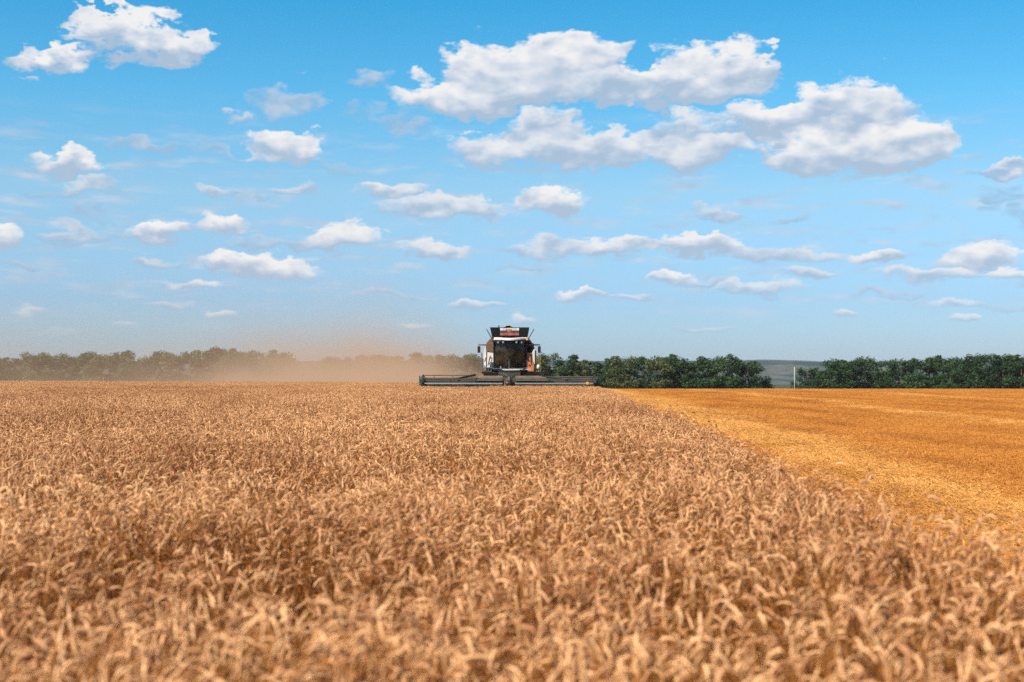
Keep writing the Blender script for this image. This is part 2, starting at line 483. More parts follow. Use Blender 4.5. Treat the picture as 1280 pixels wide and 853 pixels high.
WIDE_SCALE = (1.0, 0.6, 1.0)
def straw_mat(name, lo, hi, trans=0.25, rough=0.7, wide_col=(0.62, 0.52, 0.42), wide_amt=0.6):
    """dry plant fibre: colour differs from plant to plant"""
    M = Mat(name)
    oi = M.N('ShaderNodeObjectInfo')
    at = M.N('ShaderNodeAttribute'); at.attribute_name = 'tone'
    geo = M.N('ShaderNodeNewGeometry')
    r = M.math('FRACT', M.math('ADD', M.math('MULTIPLY', oi.outputs['Random'], 1.0), at.outputs['Fac']))
    big = M.noise(0.30, 3, 0.6, vec=geo.outputs['Position'])
    fac = M.math('ADD', M.math('MULTIPLY', r, 0.75), M.math('MULTIPLY', M.math('SUBTRACT', big, 0.38), 1.1), clamp=True)
    c = M.mix(fac, lo, hi)
    wide = M.noise(0.07, 3, 0.6, vec=M.scale(geo.outputs['Position'], WIDE_SCALE))
    c = M.mix(M.mapr(wide, 0.42, 0.68, 0.0, wide_amt), c, wide_col, 'MULTIPLY')
    fine = M.noise(90, 2, 0.6)
    c = M.mix(M.mapr(fine, 0.35, 0.7, 0, 0.45), c, tuple(x * 0.6 for x in lo))
    p = M.principled(c, rough, spec=0.35)
    t = M.N('ShaderNodeBsdfTranslucent'); M.L(c, t.inputs[0])
    mx = M.N('ShaderNodeMixShader'); mx.inputs[0].default_value = trans
    M.L(p.outputs[0], mx.inputs[1]); M.L(t.outputs[0], mx.inputs[2])
    return M.finish(mx)

EAR = straw_mat('ripe_wheat_ear', (0.33, 0.118, 0.036), (0.97, 0.575, 0.275), 0.08, 0.45)
STEM = straw_mat('wheat_stem', (0.20, 0.060, 0.008), (0.60, 0.235, 0.042), 0.12)
LEAF = straw_mat('dry_wheat_leaf', (0.07, 0.021, 0.005), (0.58, 0.24, 0.058), 0.2)

class Soup:
    def __init__(self): self.v, self.f, self.m, self.t, self.n = [], [], [], [], 0
    def grid(self, rings, closed, mat, tone):
        rings = np.asarray(rings)              # (a, b, 3)
        a, b = rings.shape[:2]
        base = self.n
        self.v.append(rings.reshape(-1, 3)); self.n += a * b
        self.t += [tone] * (a * b)
        kb = b if closed else b - 1
        for i in range(a - 1):
            for k in range(kb):
                k2 = (k + 1) % b
                self.f.append((base + i * b + k, base + i * b + k2, base + (i + 1) * b + k2, base + (i + 1) * b + k)); self.m.append(mat)
    def mesh(self, name, mats, smooth=True):
        me = mesh_np(name, np.concatenate(self.v), self.f, mats, self.m, smooth)
        at = me.attributes.new('tone', 'FLOAT', 'POINT'); at.data.foreach_set('value', np.asarray(self.t, dtype=np.float32))
        return me

def frames(path):
    t = np.gradient(path, axis=0); t /= np.linalg.norm(t, axis=1)[:, None] + 1e-9
    ref = np.array([0.3, 0.95, 0.1])
    a = np.cross(t, ref); a /= np.linalg.norm(a, axis=1)[:, None] + 1e-9
    return a, np.cross(t, a)

def tube_rings(path, rad, n, squash=1.0):
    a, b = frames(path)
    ang = np.arange(n) * 2 * np.pi / n
    rad = np.asarray(rad)
    rad = rad[:, None] * np.ones((1, n)) if rad.ndim == 1 else rad
    return path[:, None] + rad[..., None] * (np.cos(ang)[None, :, None] * a[:, None] + squash * np.sin(ang)[None, :, None] * b[:, None])

def wheat_stalk(S, x0, y0, lod, tone, rg, bend=None):
    H = rg.normal(0.70, 0.055)
    az = rg.uniform(0, 2 * np.pi)
    if rg.random() < 0.45: az = rg.normal(0.2, 1.2)         # most heads hang down wind
    lean = rg.uniform(0.0, 0.22)
    nod = rg.choice([rg.uniform(0.4, 1.0), rg.uniform(1.0, 1.9), rg.uniform(1.9, 2.9)], p=[0.10, 0.40, 0.50])
    if bend is not None: nod = bend
    dxy = np.array([np.cos(az), np.sin(az), 0.0]); up = np.array([0, 0, 1.0])
    def march(p, ang0, ang1, length, n):
        out = [p]
        for i in range(n):
            a = ang0 + (ang1 - ang0) * ((i + 0.5) / n)
            out.append(out[-1] + (up * np.cos(a) + dxy * np.sin(a)) * length / n)
        return np.array(out)
    base = np.array([x0, y0, 0.0])
    stem0 = march(base, lean * 0.3, lean, H, 4 if lod == 0 else 1)
    neck = march(stem0[-1], lean, lean + nod * 0.4, 0.10, 4 if lod == 0 else 2)
    sp = np.concatenate([stem0, neck[1:]])
    S.grid(tube_rings(sp, np.linspace(0.0022, 0.0015, len(sp)) * (1 if lod == 0 else 1.5), 3), True, 1, tone)
    EL = rg.uniform(0.066, 0.102)
    ne = 13 if lod == 0 else 4
    ear = march(sp[-1], lean + nod * 0.4, lean + nod, EL, ne)
    t = np.linspace(0, 1, ne + 1)
    prof = 0.0051 * (0.35 + 0.65 * np.clip(np.sin(np.pi * (0.12 + 0.82 * t)), 0, 1) ** 0.7)
    prof[0] *= 0.4; prof[-1] *= 0.25
    if lod == 0:
        nn = 7
        k = np.arange(nn)[None]; i = np.arange(ne + 1)[:, None]
        rr = prof[:, None] * (1 + 0.30 * np.where((i % 2) == 0, 1, -1) * np.cos(k * 2 * np.pi / nn * 2 + 0.4))
        S.grid(tube_rings(ear, rr, nn, 0.85), True, 0, tone)
        for j in range(16):                                   # fine awns along the ear
            q = ear[int(rg.integers(2, ne + 1))]
            dd = (ear[-1] - ear[-3]); dd /= np.linalg.norm(dd)
            dd = dd + rg.normal(0, 0.35, 3); dd /= np.linalg.norm(dd)
            sd = np.cross(dd, up); sd /= np.linalg.norm(sd) + 1e-6
            e = q + dd * rg.uniform(0.014, 0.042)
            S.grid([[q - sd * 0.0007, q + sd * 0.0007], [e - sd * 0.0002, e + sd * 0.0002]], False, 0, tone)
    else:
        S.grid(tube_rings(ear, prof * 1.12, 4, 0.9), True, 0, tone)
    nl = rg.integers(1, 3) if lod == 0 else 1
    for j in range(nl):
        h = rg.uniform(0.45, 0.92)
        p0 = base + (sp[-1] - base) * h
        la = rg.uniform(0, 2 * np.pi); ld = np.array([np.cos(la), np.sin(la), 0]); side = np.array([-np.sin(la), np.cos(la), 0])
        Ln = rg.uniform(0.10, 0.24); m = 6 if lod == 0 else 3
        a0, a1 = rg.uniform(0.2, 0.9), rg.uniform(1.6, 3.0)
        pts = [p0]
        for i in range(m):
            a = a0 + (a1 - a0) * (i + 0.5) / m
            pts.append(pts[-1] + (up * np.cos(a) + ld * np.sin(a)) * Ln / m)
        pts = np.array(pts)
        w = 0.0048 * np.sin(np.pi * np.linspace(0.18, 0.97, m + 1))
        tw = np.linspace(0, rg.uniform(-2, 2), m + 1)
        sv = side[None] * np.cos(tw)[:, None] + up[None] * np.sin(tw)[:, None]
        S.grid(np.stack([pts - sv * w[:, None], pts + sv * w[:, None]], 1), False, 2, tone)

def protos_of(meshes):
    return [bpy.data.objects.new(m.name, m) for m in meshes]

def wheat():
    rg = np.random.default_rng(11)
    near = []
    for k in range(16):
        S = Soup(); wheat_stalk(S, 0, 0, 0, 0.0, rg, [0.4, 0.6, 0.8, 1.0, 1.2, 1.4, 1.6, 1.8, 2.0, 2.15, 2.3, 2.45, 2.6, 2.7, 2.85, 3.0][k]); near.append(S.mesh('wheat_plant', [EAR, STEM, LEAF]))
    far = []
    for k in range(4):
        S = Soup()
        for j in range(300):
            wheat_stalk(S, rg.uniform(-.5, .5), rg.uniform(-.5, .5), 1, rg.random(), rg)
        far.append(S.mesh('wheat_patch', [EAR, STEM, LEAF]))
    NEAR_END = 48.0
    # --- single plants close to the camera
    dens = 440
    pts = []
    y = 2.6
    while y < NEAR_END:
        x0 = -0.36 * y - 2.2; x1 = min(float(edge_x(y)), 0.36 * y + 2.5)
        dd = dens * (1.0 if y < 9 else 1.0 if y < 18 else 0.8)
        n = rg.poisson(dd * (x1 - x0) * 0.5)
        xx = rg.uniform(x0, x1, n); yy = rg.uniform(y, y + 0.5, n)
        pts.append(np.stack([xx, yy], 1)); y += 0.5
    P = np.concatenate(pts)
    # ragged edge and thin places
    e = edge_x(P[:, 1]) + 0.10 * np.sin(P[:, 1] * 1.7) + 0.06 * np.sin(P[:, 1] * 4.3 + 1)
    keep = P[:, 0] < e - np.abs(rg.normal(0, 0.03, len(P)))
    holes = [(-1.85, 11.6, .36), (-2.05, 7.9, .24), (-1.55, 8.1, .18), (-2.6, 14.0, .3), (-0.55, 14.5, .3), (2.2, 12.5, .3), (2.3, 8.2, .25), (0.9, 6.3, .2), (-0.9, 5.9, .16), (1.35, 5.4, .17), (0.1, 9.2, .2)]
    for _ in range(70):
        hy = rg.uniform(5, 46); holes.append((rg.uniform(-0.36 * hy, edge_x(hy)), hy, rg.uniform(.12, .3)))
    hs = np.zeros(len(P))
    for hx, hy, hr in holes:
        dd = np.hypot(P[:, 0] - hx, (P[:, 1] - hy) * 0.32)
        hs = np.maximum(hs, np.clip(1.5 - dd / hr, 0, 1))
    keep &= rg.random(len(P)) > hs * 1.0
    P = P[keep]
    n = len(P)
    wave = 0.05 * np.sin(P[:, 0] * 1.1 + 0.8 * np.sin(P[:, 1] * 0.5)) + 0.04 * np.sin(P[:, 1] * 0.9 + P[:, 0] * 0.35) + 0.03 * np.sin(P[:, 0] * 3.1 + P[:, 1] * 2.2)
    sz = 1.0 + wave + rg.normal(0, 0.045, n)
    def cells(size, seed):
        g = np.random.default_rng(seed).random((400, 400))
        a, b = P[:, 0] / size + 200, P[:, 1] / size
        i, j = np.floor(a).astype(int) % 399, np.floor(b).astype(int) % 399
        fa, fb = a - np.floor(a), b - np.floor(b)
        fa, fb = fa * fa * (3 - 2 * fa), fb * fb * (3 - 2 * fb)
        return (g[i, j] * (1 - fa) + g[i + 1, j] * fa) * (1 - fb) + (g[i, j + 1] * (1 - fa) + g[i + 1, j + 1] * fa) * fb
    tuft = 0.6 * cells(0.26, 3) + 0.4 * cells(0.62, 4)
    sz = sz + 0.58 * (tuft - 0.5)
    short = rg.random(n) < 0.12 + 0.55 * np.clip(0.36 - tuft, 0, 0.3) / 0.3
    sz = sz - 0.09 * np.clip(1 - (edge_x(P[:, 1]) - P[:, 0]) / 0.45, 0, 1) * rg.uniform(0.2, 1.3, n)
    sz = np.where(short, sz * rg.uniform(0.72, 0.95, n), sz)
    sxy = rg.uniform(0.78, 1.06, n)
    tilt = rg.normal(0, 0.09, (n, 2)) + np.stack([0.05 * np.sin(P[:, 1] * 0.8), 0.05 * np.cos(P[:, 0] * 0.9)], 1)
    rot = np.stack([tilt[:, 0], tilt[:, 1], rg.normal(0, 0.7, n) + np.where(rg.random(n) < 0.3, rg.uniform(0, 6.28, n), 0)], 1)
    pos = np.column_stack([P, ground_z(P[:, 0], P[:, 1]) - 0.01])
    o1 = (pos, rot, np.column_stack([sxy, sxy, sz]), np.where(edge_x(P[:, 1]) - P[:, 0] < 0.5, rg.integers(5, len(near), n), rg.integers(0, len(near), n)))
    # --- square metres of wheat farther off, lined up with the drilled edge
    q = []
    ca = math.atan(EDGEK)
    for y in np.arange(NEAR_END + 0.5, 182, 1.0):
        x1 = float(edge_x(y)) - 0.5
        x = x1
        while x > -0.37 * y - 4:
            behind = y > HEADER_Y + 0.3 and x > -6.6 + EDGEK * (y - HEADER_Y)
            if not behind: q.append((x, y))
            x -= 1.0
        x = 0
    Q = np.array(q); m = len(Q)
    Q = Q + np.stack([rg.uniform(-.04, .04, m), rg.uniform(-.1, .1, m)], 1)
    w2 = 0.05 * np.sin(Q[:, 0] * 0.6 + np.sin(Q[:, 1] * 0.3)) + 0.04 * np.sin(Q[:, 1] * 0.45)
    rot2 = np.stack([rg.normal(0, 0.02, m), rg.normal(0, 0.02, m), -ca + np.pi * rg.integers(0, 2, m)], 1)
    pos2 = np.column_stack([Q, ground_z(Q[:, 0], Q[:, 1]) - 0.01])
    s2 = np.column_stack([np.full(m, 1.06), np.full(m, 1.06), 0.93 + w2 + rg.normal(0, 0.03, m)])
    o2 = (pos2, rot2, s2, rg.integers(0, len(far), m) + len(near))
    o = scatter('wheat', np.concatenate([o1[0], o2[0]]), np.concatenate([o1[1], o2[1]]), np.concatenate([o1[2], o2[2]]),
                np.concatenate([o1[3], o2[3]]), protos_of(near) + protos_of(far))
    tag(o, 'standing ripe wheat with nodding pinkish tan ears filling the foreground and left', 'wheat', kind='stuff')
    print('wheat instances', n, m)

WIDE_SCALE = (6.0, 1.1, 1.0)
STUB = straw_mat('stubble_stalk', (0.37, 0.135, 0.018), (0.72, 0.315, 0.055), 0.15, 0.7, (0.62, 0.52, 0.46), 0.75)
STRAW = straw_mat('loose_straw', (0.55, 0.255, 0.053), (0.89, 0.49, 0.145), 0.15, 0.7, (0.7, 0.62, 0.55), 0.7)

CHAFF = straw_mat('flattened_stubble', (0.40, 0.150, 0.020), (0.78, 0.36, 0.068), 0.15, 0.7, (0.6, 0.5, 0.45), 0.75)

def straw_piece(S, p, L, az, el, w, mat, tone, bend=0.0):
    d = np.array([np.cos(az) * np.cos(el), np.sin(az) * np.cos(el), np.sin(el)])
    s = np.array([-np.sin(az), np.cos(az), 0.0])
    u2 = np.cross(d, s)
    p = np.asarray(p); q = p + d * L; mid = (p + q) / 2 + np.array([0, 0, bend])
    path = np.array([p, mid, q])
    S.grid(np.stack([path + s * w, path - s * w * .5 + u2 * w, path - s * w * .5 - u2 * w], 1), True, mat, tone)

def stubble():
    rg = np.random.default_rng(23)
    prot = []
    for k in range(4):
        S = Soup()
        for row in np.arange(-0.9, 1.0, 0.15):
            yy = -1.0
            while yy < 1.0:
                yy += rg.exponential(0.045)
                for j in range(rg.integers(1, 4)):
                    straw_piece(S, (row + rg.normal(0, .02), yy + rg.normal(0, .012), -0.02), rg.uniform(.05, .11), rg.uniform(0, 6.28), rg.uniform(0.6, 1.5), 0.0034, 0, rg.random())
        for j in range(420):
            straw_piece(S, (rg.uniform(-1, 1), rg.uniform(-1, 1), rg.uniform(0.01, 0.09)), rg.uniform(.05, .17), rg.uniform(0, 6.28), rg.uniform(-.15, .25), 0.0026, 1, rg.random(), rg.normal(0, .012))
        prot.append(S.mesh('stubble_patch', [STUB, CHAFF], smooth=False))
    q = []
    for y in np.arange(8, 240, 2.0):
        x = float(edge_x(y)) + 0.9
        if y > HEADER_Y + 3: x = -5.6
        while x < 0.37 * y + 5:
            q.append((x, y)); x += 2.0
    Q = np.array(q); m = len(Q)
    Q += rg.uniform(-.06, .06, Q.shape)
    rot = np.stack([np.zeros(m), np.zeros(m), -math.atan(EDGEK) + np.pi * rg.integers(0, 2, m) + rg.normal(0, .01, m)], 1)
    pos = np.column_stack([Q, ground_z(Q[:, 0], Q[:, 1])])
    sc = np.column_stack([np.full(m, 1.02), np.full(m, 1.02), rg.uniform(.8, 1.15, m) * (1 + 0.2 * np.sin(Q[:, 0] * .5 + Q[:, 1] * .13))])
    o = scatter('stubble', pos, rot, sc, rg.integers(0, 4, m), protos_of(prot))
    tag(o, 'short orange stubble covering the harvested field on the right', 'stubble', kind='stuff')
    # the swath of threshed straw the machine left on its last pass
    prot = []
    for k in range(3):
        S = Soup()
        for j in range(900):
            t = rg.normal(0, 0.62)
            hgt = 0.06 * math.exp(-(t / 0.7) ** 2)
            straw_piece(S, (t, rg.uniform(-.6, .6), rg.uniform(0.02, 0.06 + hgt)), rg.uniform(.05, .20), rg.uniform(0, 6.28), rg.normal(0, .22), 0.0028, 0, rg.random(), rg.normal(0, .015))
        prot.append(S.mesh('straw_heap', [STRAW], smooth=False))
    P, Rr, Sc = [], [], []
    y = 9.0
    while y < 235:
        x = 5.65 + 0.0325 * y + 0.25 * math.sin(y * 0.21) + 0.15 * math.sin(y * 0.83)
        P.append((x, y, gz(x, y))); Rr.append((0, 0, rg.normal(0, .15) + math.pi * rg.integers(0, 2)))
        Sc.append((rg.uniform(0.9, 1.7), 1.0, rg.uniform(.6, 1.25)))
        y += 0.62
    # thinner older swath lines farther right
    for x0, k, wid in ((15.5, 0.034, .8), (27.5, 0.036, .8)):
        y = 30.0
        while y < 235:
            x = x0 + k * y + 0.4 * math.sin(y * 0.17)
            if rg.random() < .85:
                P.append((x, y, gz(x, y))); Rr.append((0, 0, rg.normal(0, .3))); Sc.append((rg.uniform(.8, 1.5) * wid, 1.0, rg.uniform(.5, 1.0)))
            y += 0.8
    o = scatter('straw', P, Rr, Sc, rg.integers(0, 3, len(P)), protos_of(prot))
    tag(o, 'pale yellow swath of loose straw lying along the stubble beside the wheat', 'straw', kind='stuff')

wheat()
stubble()

# ------------------------------------------------------------------ trees
def ordinal(n):
    ones = ['', 'first', 'second', 'third', 'fourth', 'fifth', 'sixth', 'seventh', 'eighth', 'ninth', 'tenth', 'eleventh', 'twelfth', 'thirteenth',
            'fourteenth', 'fifteenth', 'sixteenth', 'seventeenth', 'eighteenth', 'nineteenth']
    if n < 20: return ones[n]
    tens = {2: ('twentieth', 'twenty'), 3: ('thirtieth', 'thirty'), 4: ('fortieth', 'forty')}[n // 10]
    return tens[0] if n % 10 == 0 else tens[1] + ' ' + ones[n % 10]

BARK = painted('rough_bark', (0.10, 0.075, 0.05), 0.2, 0.9)
def leaf_mat(name, lo, hi):
    M = Mat(name)
    oi = M.N('ShaderNodeObjectInfo')
    n = M.noise(0.35, 3, 0.6)
    at = M.N('ShaderNodeAttribute'); at.attribute_name = 'tone'
    f = M.math('ADD', M.math('MULTIPLY', n, 0.5), M.math('MULTIPLY', at.outputs['Fac'], 0.5))
    f = M.math('ADD', f, M.math('MULTIPLY', M.math('SUBTRACT', oi.outputs['Random'], 0.5), 0.35), clamp=True)
    c = M.mix(f, lo, hi)
    p = M.principled(c, 0.6, spec=0.3)
    t = M.N('ShaderNodeBsdfTranslucent'); M.L(c, t.inputs[0])
    mx = M.N('ShaderNodeMixShader'); mx.inputs[0].default_value = 0.22
    M.L(p.outputs[0], mx.inputs[1]); M.L(t.outputs[0], mx.inputs[2])
    return M.finish(mx)
LEAVES = [leaf_mat('dark_oak_leaves', (0.008, 0.033, 0.013), (0.036, 0.085, 0.024)),
          leaf_mat('mid_green_leaves', (0.014, 0.048, 0.018), (0.048, 0.104, 0.032)),
          leaf_mat('olive_leaves', (0.045, 0.066, 0.020), (0.11, 0.125, 0.040)),
          leaf_mat('pale_dry_leaves', (0.12, 0.13, 0.09), (0.24, 0.23, 0.15))]

def tree_meshes(seed, H, W, shape):
    rg = np.random.default_rng(seed)
    T = MB()
    lean = rg.normal(0, 0.25, 2)
    T.tube([(0, 0, -0.3), (lean[0] * .4, lean[1] * .4, H * .3), (lean[0], lean[1], H * .62), (lean[0] * 1.3, lean[1] * 1.3, H * .9)], [0.26, 0.20, 0.12, 0.03], 7)
    blobs = []
    nb = 62 if shape != 'slim' else 40
    for i in range(nb):
        t = rg.uniform(0.02, 0.4) if i % 4 == 0 else rg.uniform(0.05, 1.0)
        env = {'round': math.sin(math.pi * (0.24 + 0.66 * t)) ** 0.55, 'tall': math.sin(math.pi * (0.26 + 0.66 * t)) ** 0.7, 'slim': (1.02 - t) ** 0.6 * 0.8}[shape]
        a = rg.uniform(0, 2 * math.pi); rr = W / 2 * env * math.sqrt(rg.uniform(0.15, 1.0))
        blobs.append((np.array([math.cos(a) * rr, math.sin(a) * rr, H * (0.06 + 0.86 * t)]), rg.choice([0.45, 0.6, 0.8, 1.0, 1.25]) * rg.uniform(.85, 1.15) * W / 7.5))
    for i in range(5):
        b = blobs[i][0]
        T.tube([(lean[0] * .5, lean[1] * .5, H * rg.uniform(.25, .5)), tuple(b * 0.6 + np.array([0, 0, H * .15])), tuple(b)], [0.10, 0.06, 0.02], 5)
    tm = T
    V, F, tone = [], [], []
    for c, r in blobs:
        k = int(190 * (r / (W / 7.5)) ** 1.5)
        bt = rg.random()
        for j in range(k):
            d = rg.normal(0, 1, 3); d /= np.linalg.norm(d)
            p = c + d * r * rg.uniform(0.35, 1.35) * np.array([1.1, 1.1, 0.85])
            nrm = d * 0.7 + rg.normal(0, 0.6, 3); nrm /= np.linalg.norm(nrm)
            a = np.cross(nrm, rg.normal(0, 1, 3)); a /= np.linalg.norm(a); b = np.cross(nrm, a)
            s = rg.uniform(0.13, 0.31)
            o = len(V)
            V += [p + a * s, p + b * s * .75, p - a * s, p - b * s * .75]
            F.append((o, o + 1, o + 2, o + 3)); tone += [bt * .7 + rg.random() * .3] * 4
    return tm, np.array(V), F, tone

TREE_KINDS = []
for i, (H, W, shp) in enumerate([(15.5, 9.0, 'round'), (16.5, 8.0, 'tall'), (14.0, 9.5, 'round'), (17.0, 7.5, 'tall'), (15.0, 7.5, 'tall'), (16.0, 8.5, 'round'), (14.5, 6.0, 'slim')]):
    tm, V, F, tone = tree_meshes(100 + i, H, W, shp)
    to = tm.build('trunk', BARK)
    tmesh = to.data; bpy.data.objects.remove(to)
    crowns = []
    for lm in LEAVES:
        me = mesh_np('crown', V, F, lm)
        at = me.attributes.new('tone', 'FLOAT', 'POINT'); at.data.foreach_set('value', np.asarray(tone, dtype=np.float32))
        crowns.append(me)
    TREE_KINDS.append((H, W, tmesh, crowns))

def plant_tree(x, y, top_z, kind, leaf, label, group, wide=1.0):
    H, W, tmesh, crowns = TREE_KINDS[kind]
    r = empty('broadleaf_tree', (x, y, gz(x, y)), random.uniform(0, 6.28))
    s = (top_z - gz(x, y)) / H
    r.scale = (s * wide, s * wide, s)
    tag(r, label, 'tree', group)
    for nm, me in (('trunk', tmesh), ('crown', crowns[leaf])):
        c = bpy.data.objects.new(nm, me); col.objects.link(c); c.parent = r

def tree_row(px0, px1, Y, step, tops, group, where, mix_, special={}):
    """tops: list of (photo px, photo row) giving the skyline"""
    tops = np.array(tops, dtype=float)
    px = px0; n = 0
    while px < px1:
        n += 1
        y = Y + random.uniform(-9, 9)
        x = (px - 640) / F_PX * y
        row = np.interp(px, tops[:, 0], tops[:, 1]) + random.choice([-5, -3, -1, 0, 0, 2, 4, 6, 9]) * random.uniform(.7, 1.4) - 1.5
        tz = EYE + (HORIZON - row) / F_PX * y
        kind = random.randrange(len(TREE_KINDS)); leaf = random.choices([0, 1, 2, 3], mix_)[0]
        tone = ['dark green', 'mid green', 'olive green', 'pale'][leaf]
        shp = ['wide round', 'tall', 'broad', 'tall narrow', 'upright', 'round', 'slender'][kind]
        label = f'{shp} {tone} tree, {ordinal(n)} {where}'
        if n in special:
            leaf, kind, label = special[n]
        plant_tree(x, y, tz, kind, leaf, label, group, random.uniform(1.15, 1.5))
        px += step * random.uniform(0.75, 1.25)

tree_row(-40, 362, 485, 13, [(-40, 447), (30, 445), (45, 440), (90, 440), (130, 438), (155, 439), (190, 441), (215, 442), (240, 438), (275, 438), (315, 438), (345, 440), (365, 448)],
         'trees in the dusty treeline on the left', 'from left end of dusty treeline', [3, 4, 2, 0])
tree_row(386, 612, 500, 12.5, [(386, 455), (410, 446), (425, 439), (450, 442), (480, 443), (530, 443), (560, 446), (580, 446), (590, 441), (612, 442)],
         'trees behind the dust beside the harvester', 'from left behind thick dust beside harvester', [3, 4, 2, 0])
tree_row(622, 948, 470, 13, [(622, 446), (690, 446), (740, 448), (760, 449), (800, 450), (820, 446), (860, 447), (880, 445), (905, 447), (925, 449), (938, 453), (950, 462)],
         'trees between the harvester and the gap', 'from left in green row between harvester and gap', [4, 4, 2, 0])
tree_row(1008, 1330, 470, 13, [(1006, 462), (1015, 454), (1040, 450), (1055, 447), (1075, 445), (1100, 443), (1130, 443), (1180, 442), (1200, 444), (1250, 442), (1330, 443)],
         'trees in the row at the far right', 'from left in row right of white pole', [5, 4, 1.4, 0])

# ------------------------------------------------------------------ combine harvester
BLACK = painted('black_machine_paint', (0.008, 0.012, 0.012), 0.035, 0.4)
GREEN = painted('dark_green_grey_steel', (0.012, 0.030, 0.030), 0.12, 0.4)
WHITE = painted('white_machine_paint', (0.70, 0.69, 0.67), 0.28, 0.35)
ORANGE = painted('orange_machine_paint', (0.55, 0.155, 0.04), 0.32, 0.35)
TAN = painted('dusty_tan_sheet', (0.085, 0.060, 0.042), 0.2, 0.75)
GREY = painted('grey_metal', (0.13, 0.14, 0.15), 0.15, 0.4, 0.3)
DARKBAT = painted('dark_reel_bat', (0.03, 0.05, 0.05), 0.12, 0.5)
STEELM = painted('worn_bright_steel', (0.50, 0.56, 0.57), 0.15, 0.32, 0.7)
RUBBER = painted('tyre_rubber', (0.018, 0.018, 0.018), 0.5, 0.85)
YELLOW = painted('yellow_paint', (0.36, 0.30, 0.07), 0.2, 0.5)
RED = painted('red_cloth', (0.50, 0.13, 0.10), 0.1, 0.8)
BLUE = painted('blue_cloth', (0.055, 0.07, 0.12), 0.1, 0.8)
CLOTHW = painted('white_cloth', (0.78, 0.76, 0.74), 0.06, 0.8)
GOLD = painted('golden_print', (0.48, 0.25, 0.06), 0.1, 0.7)
RIM = painted('wheel_rim_paint', (0.55, 0.53, 0.50), 0.4, 0.5)
SEATM = painted('seat_cloth', (0.06, 0.06, 0.065), 0.1, 0.9)
LAMPM = painted('amber_lens', (0.75, 0.30, 0.03), 0.05, 0.2)

def lamp_glass():
    M = Mat('clear_lamp_lens')
    p = M.principled((0.22, 0.23, 0.24), 0.12, spec=0.6)
    n = M.noise(30, 2); M.bump(p, n, 0.1, 0.01)
    return M.finish(p)
LENS = lamp_glass()
def cab_glass():
    M = Mat('tinted_cab_glass')
    g = M.N('ShaderNodeBsdfGlossy'); g.inputs['Roughness'].default_value = 0.04; g.inputs['Color'].default_value = (0.85, 0.9, 0.9, 1)
    t = M.N('ShaderNodeBsdfTransparent'); t.inputs[0].default_value = (0.42, 0.50, 0.46, 1)
    dd = M.N('ShaderNodeBsdfDiffuse'); dd.inputs[0].default_value = (0.30, 0.21, 0.14, 1)
    f = M.N('ShaderNodeFresnel'); f.inputs[0].default_value = 1.33
    m1 = M.N('ShaderNodeMixShader'); M.L(f.outputs[0], m1.inputs[0]); M.L(t.outputs[0], m1.inputs[1]); M.L(g.outputs[0], m1.inputs[2])
    n = M.noise(1.5, 4, .6)
    m2 = M.N('ShaderNodeMixShader'); M.L(M.mapr(n, .35, .75, 0.02, 0.16), m2.inputs[0]); M.L(m1.outputs[0], m2.inputs[1]); M.L(dd.outputs[0], m2.inputs[2])
    return M.finish(m2)
CABGLASS = cab_glass()
def mirror_mat():
    M = Mat('mirror_silver')
    p = M.principled((0.7, 0.72, 0.74), 0.08, 1.0)
    n = M.noise(20, 2); M.bump(p, n, 0.03, 0.01)
    return M.finish(p)
MIRROR = mirror_mat()

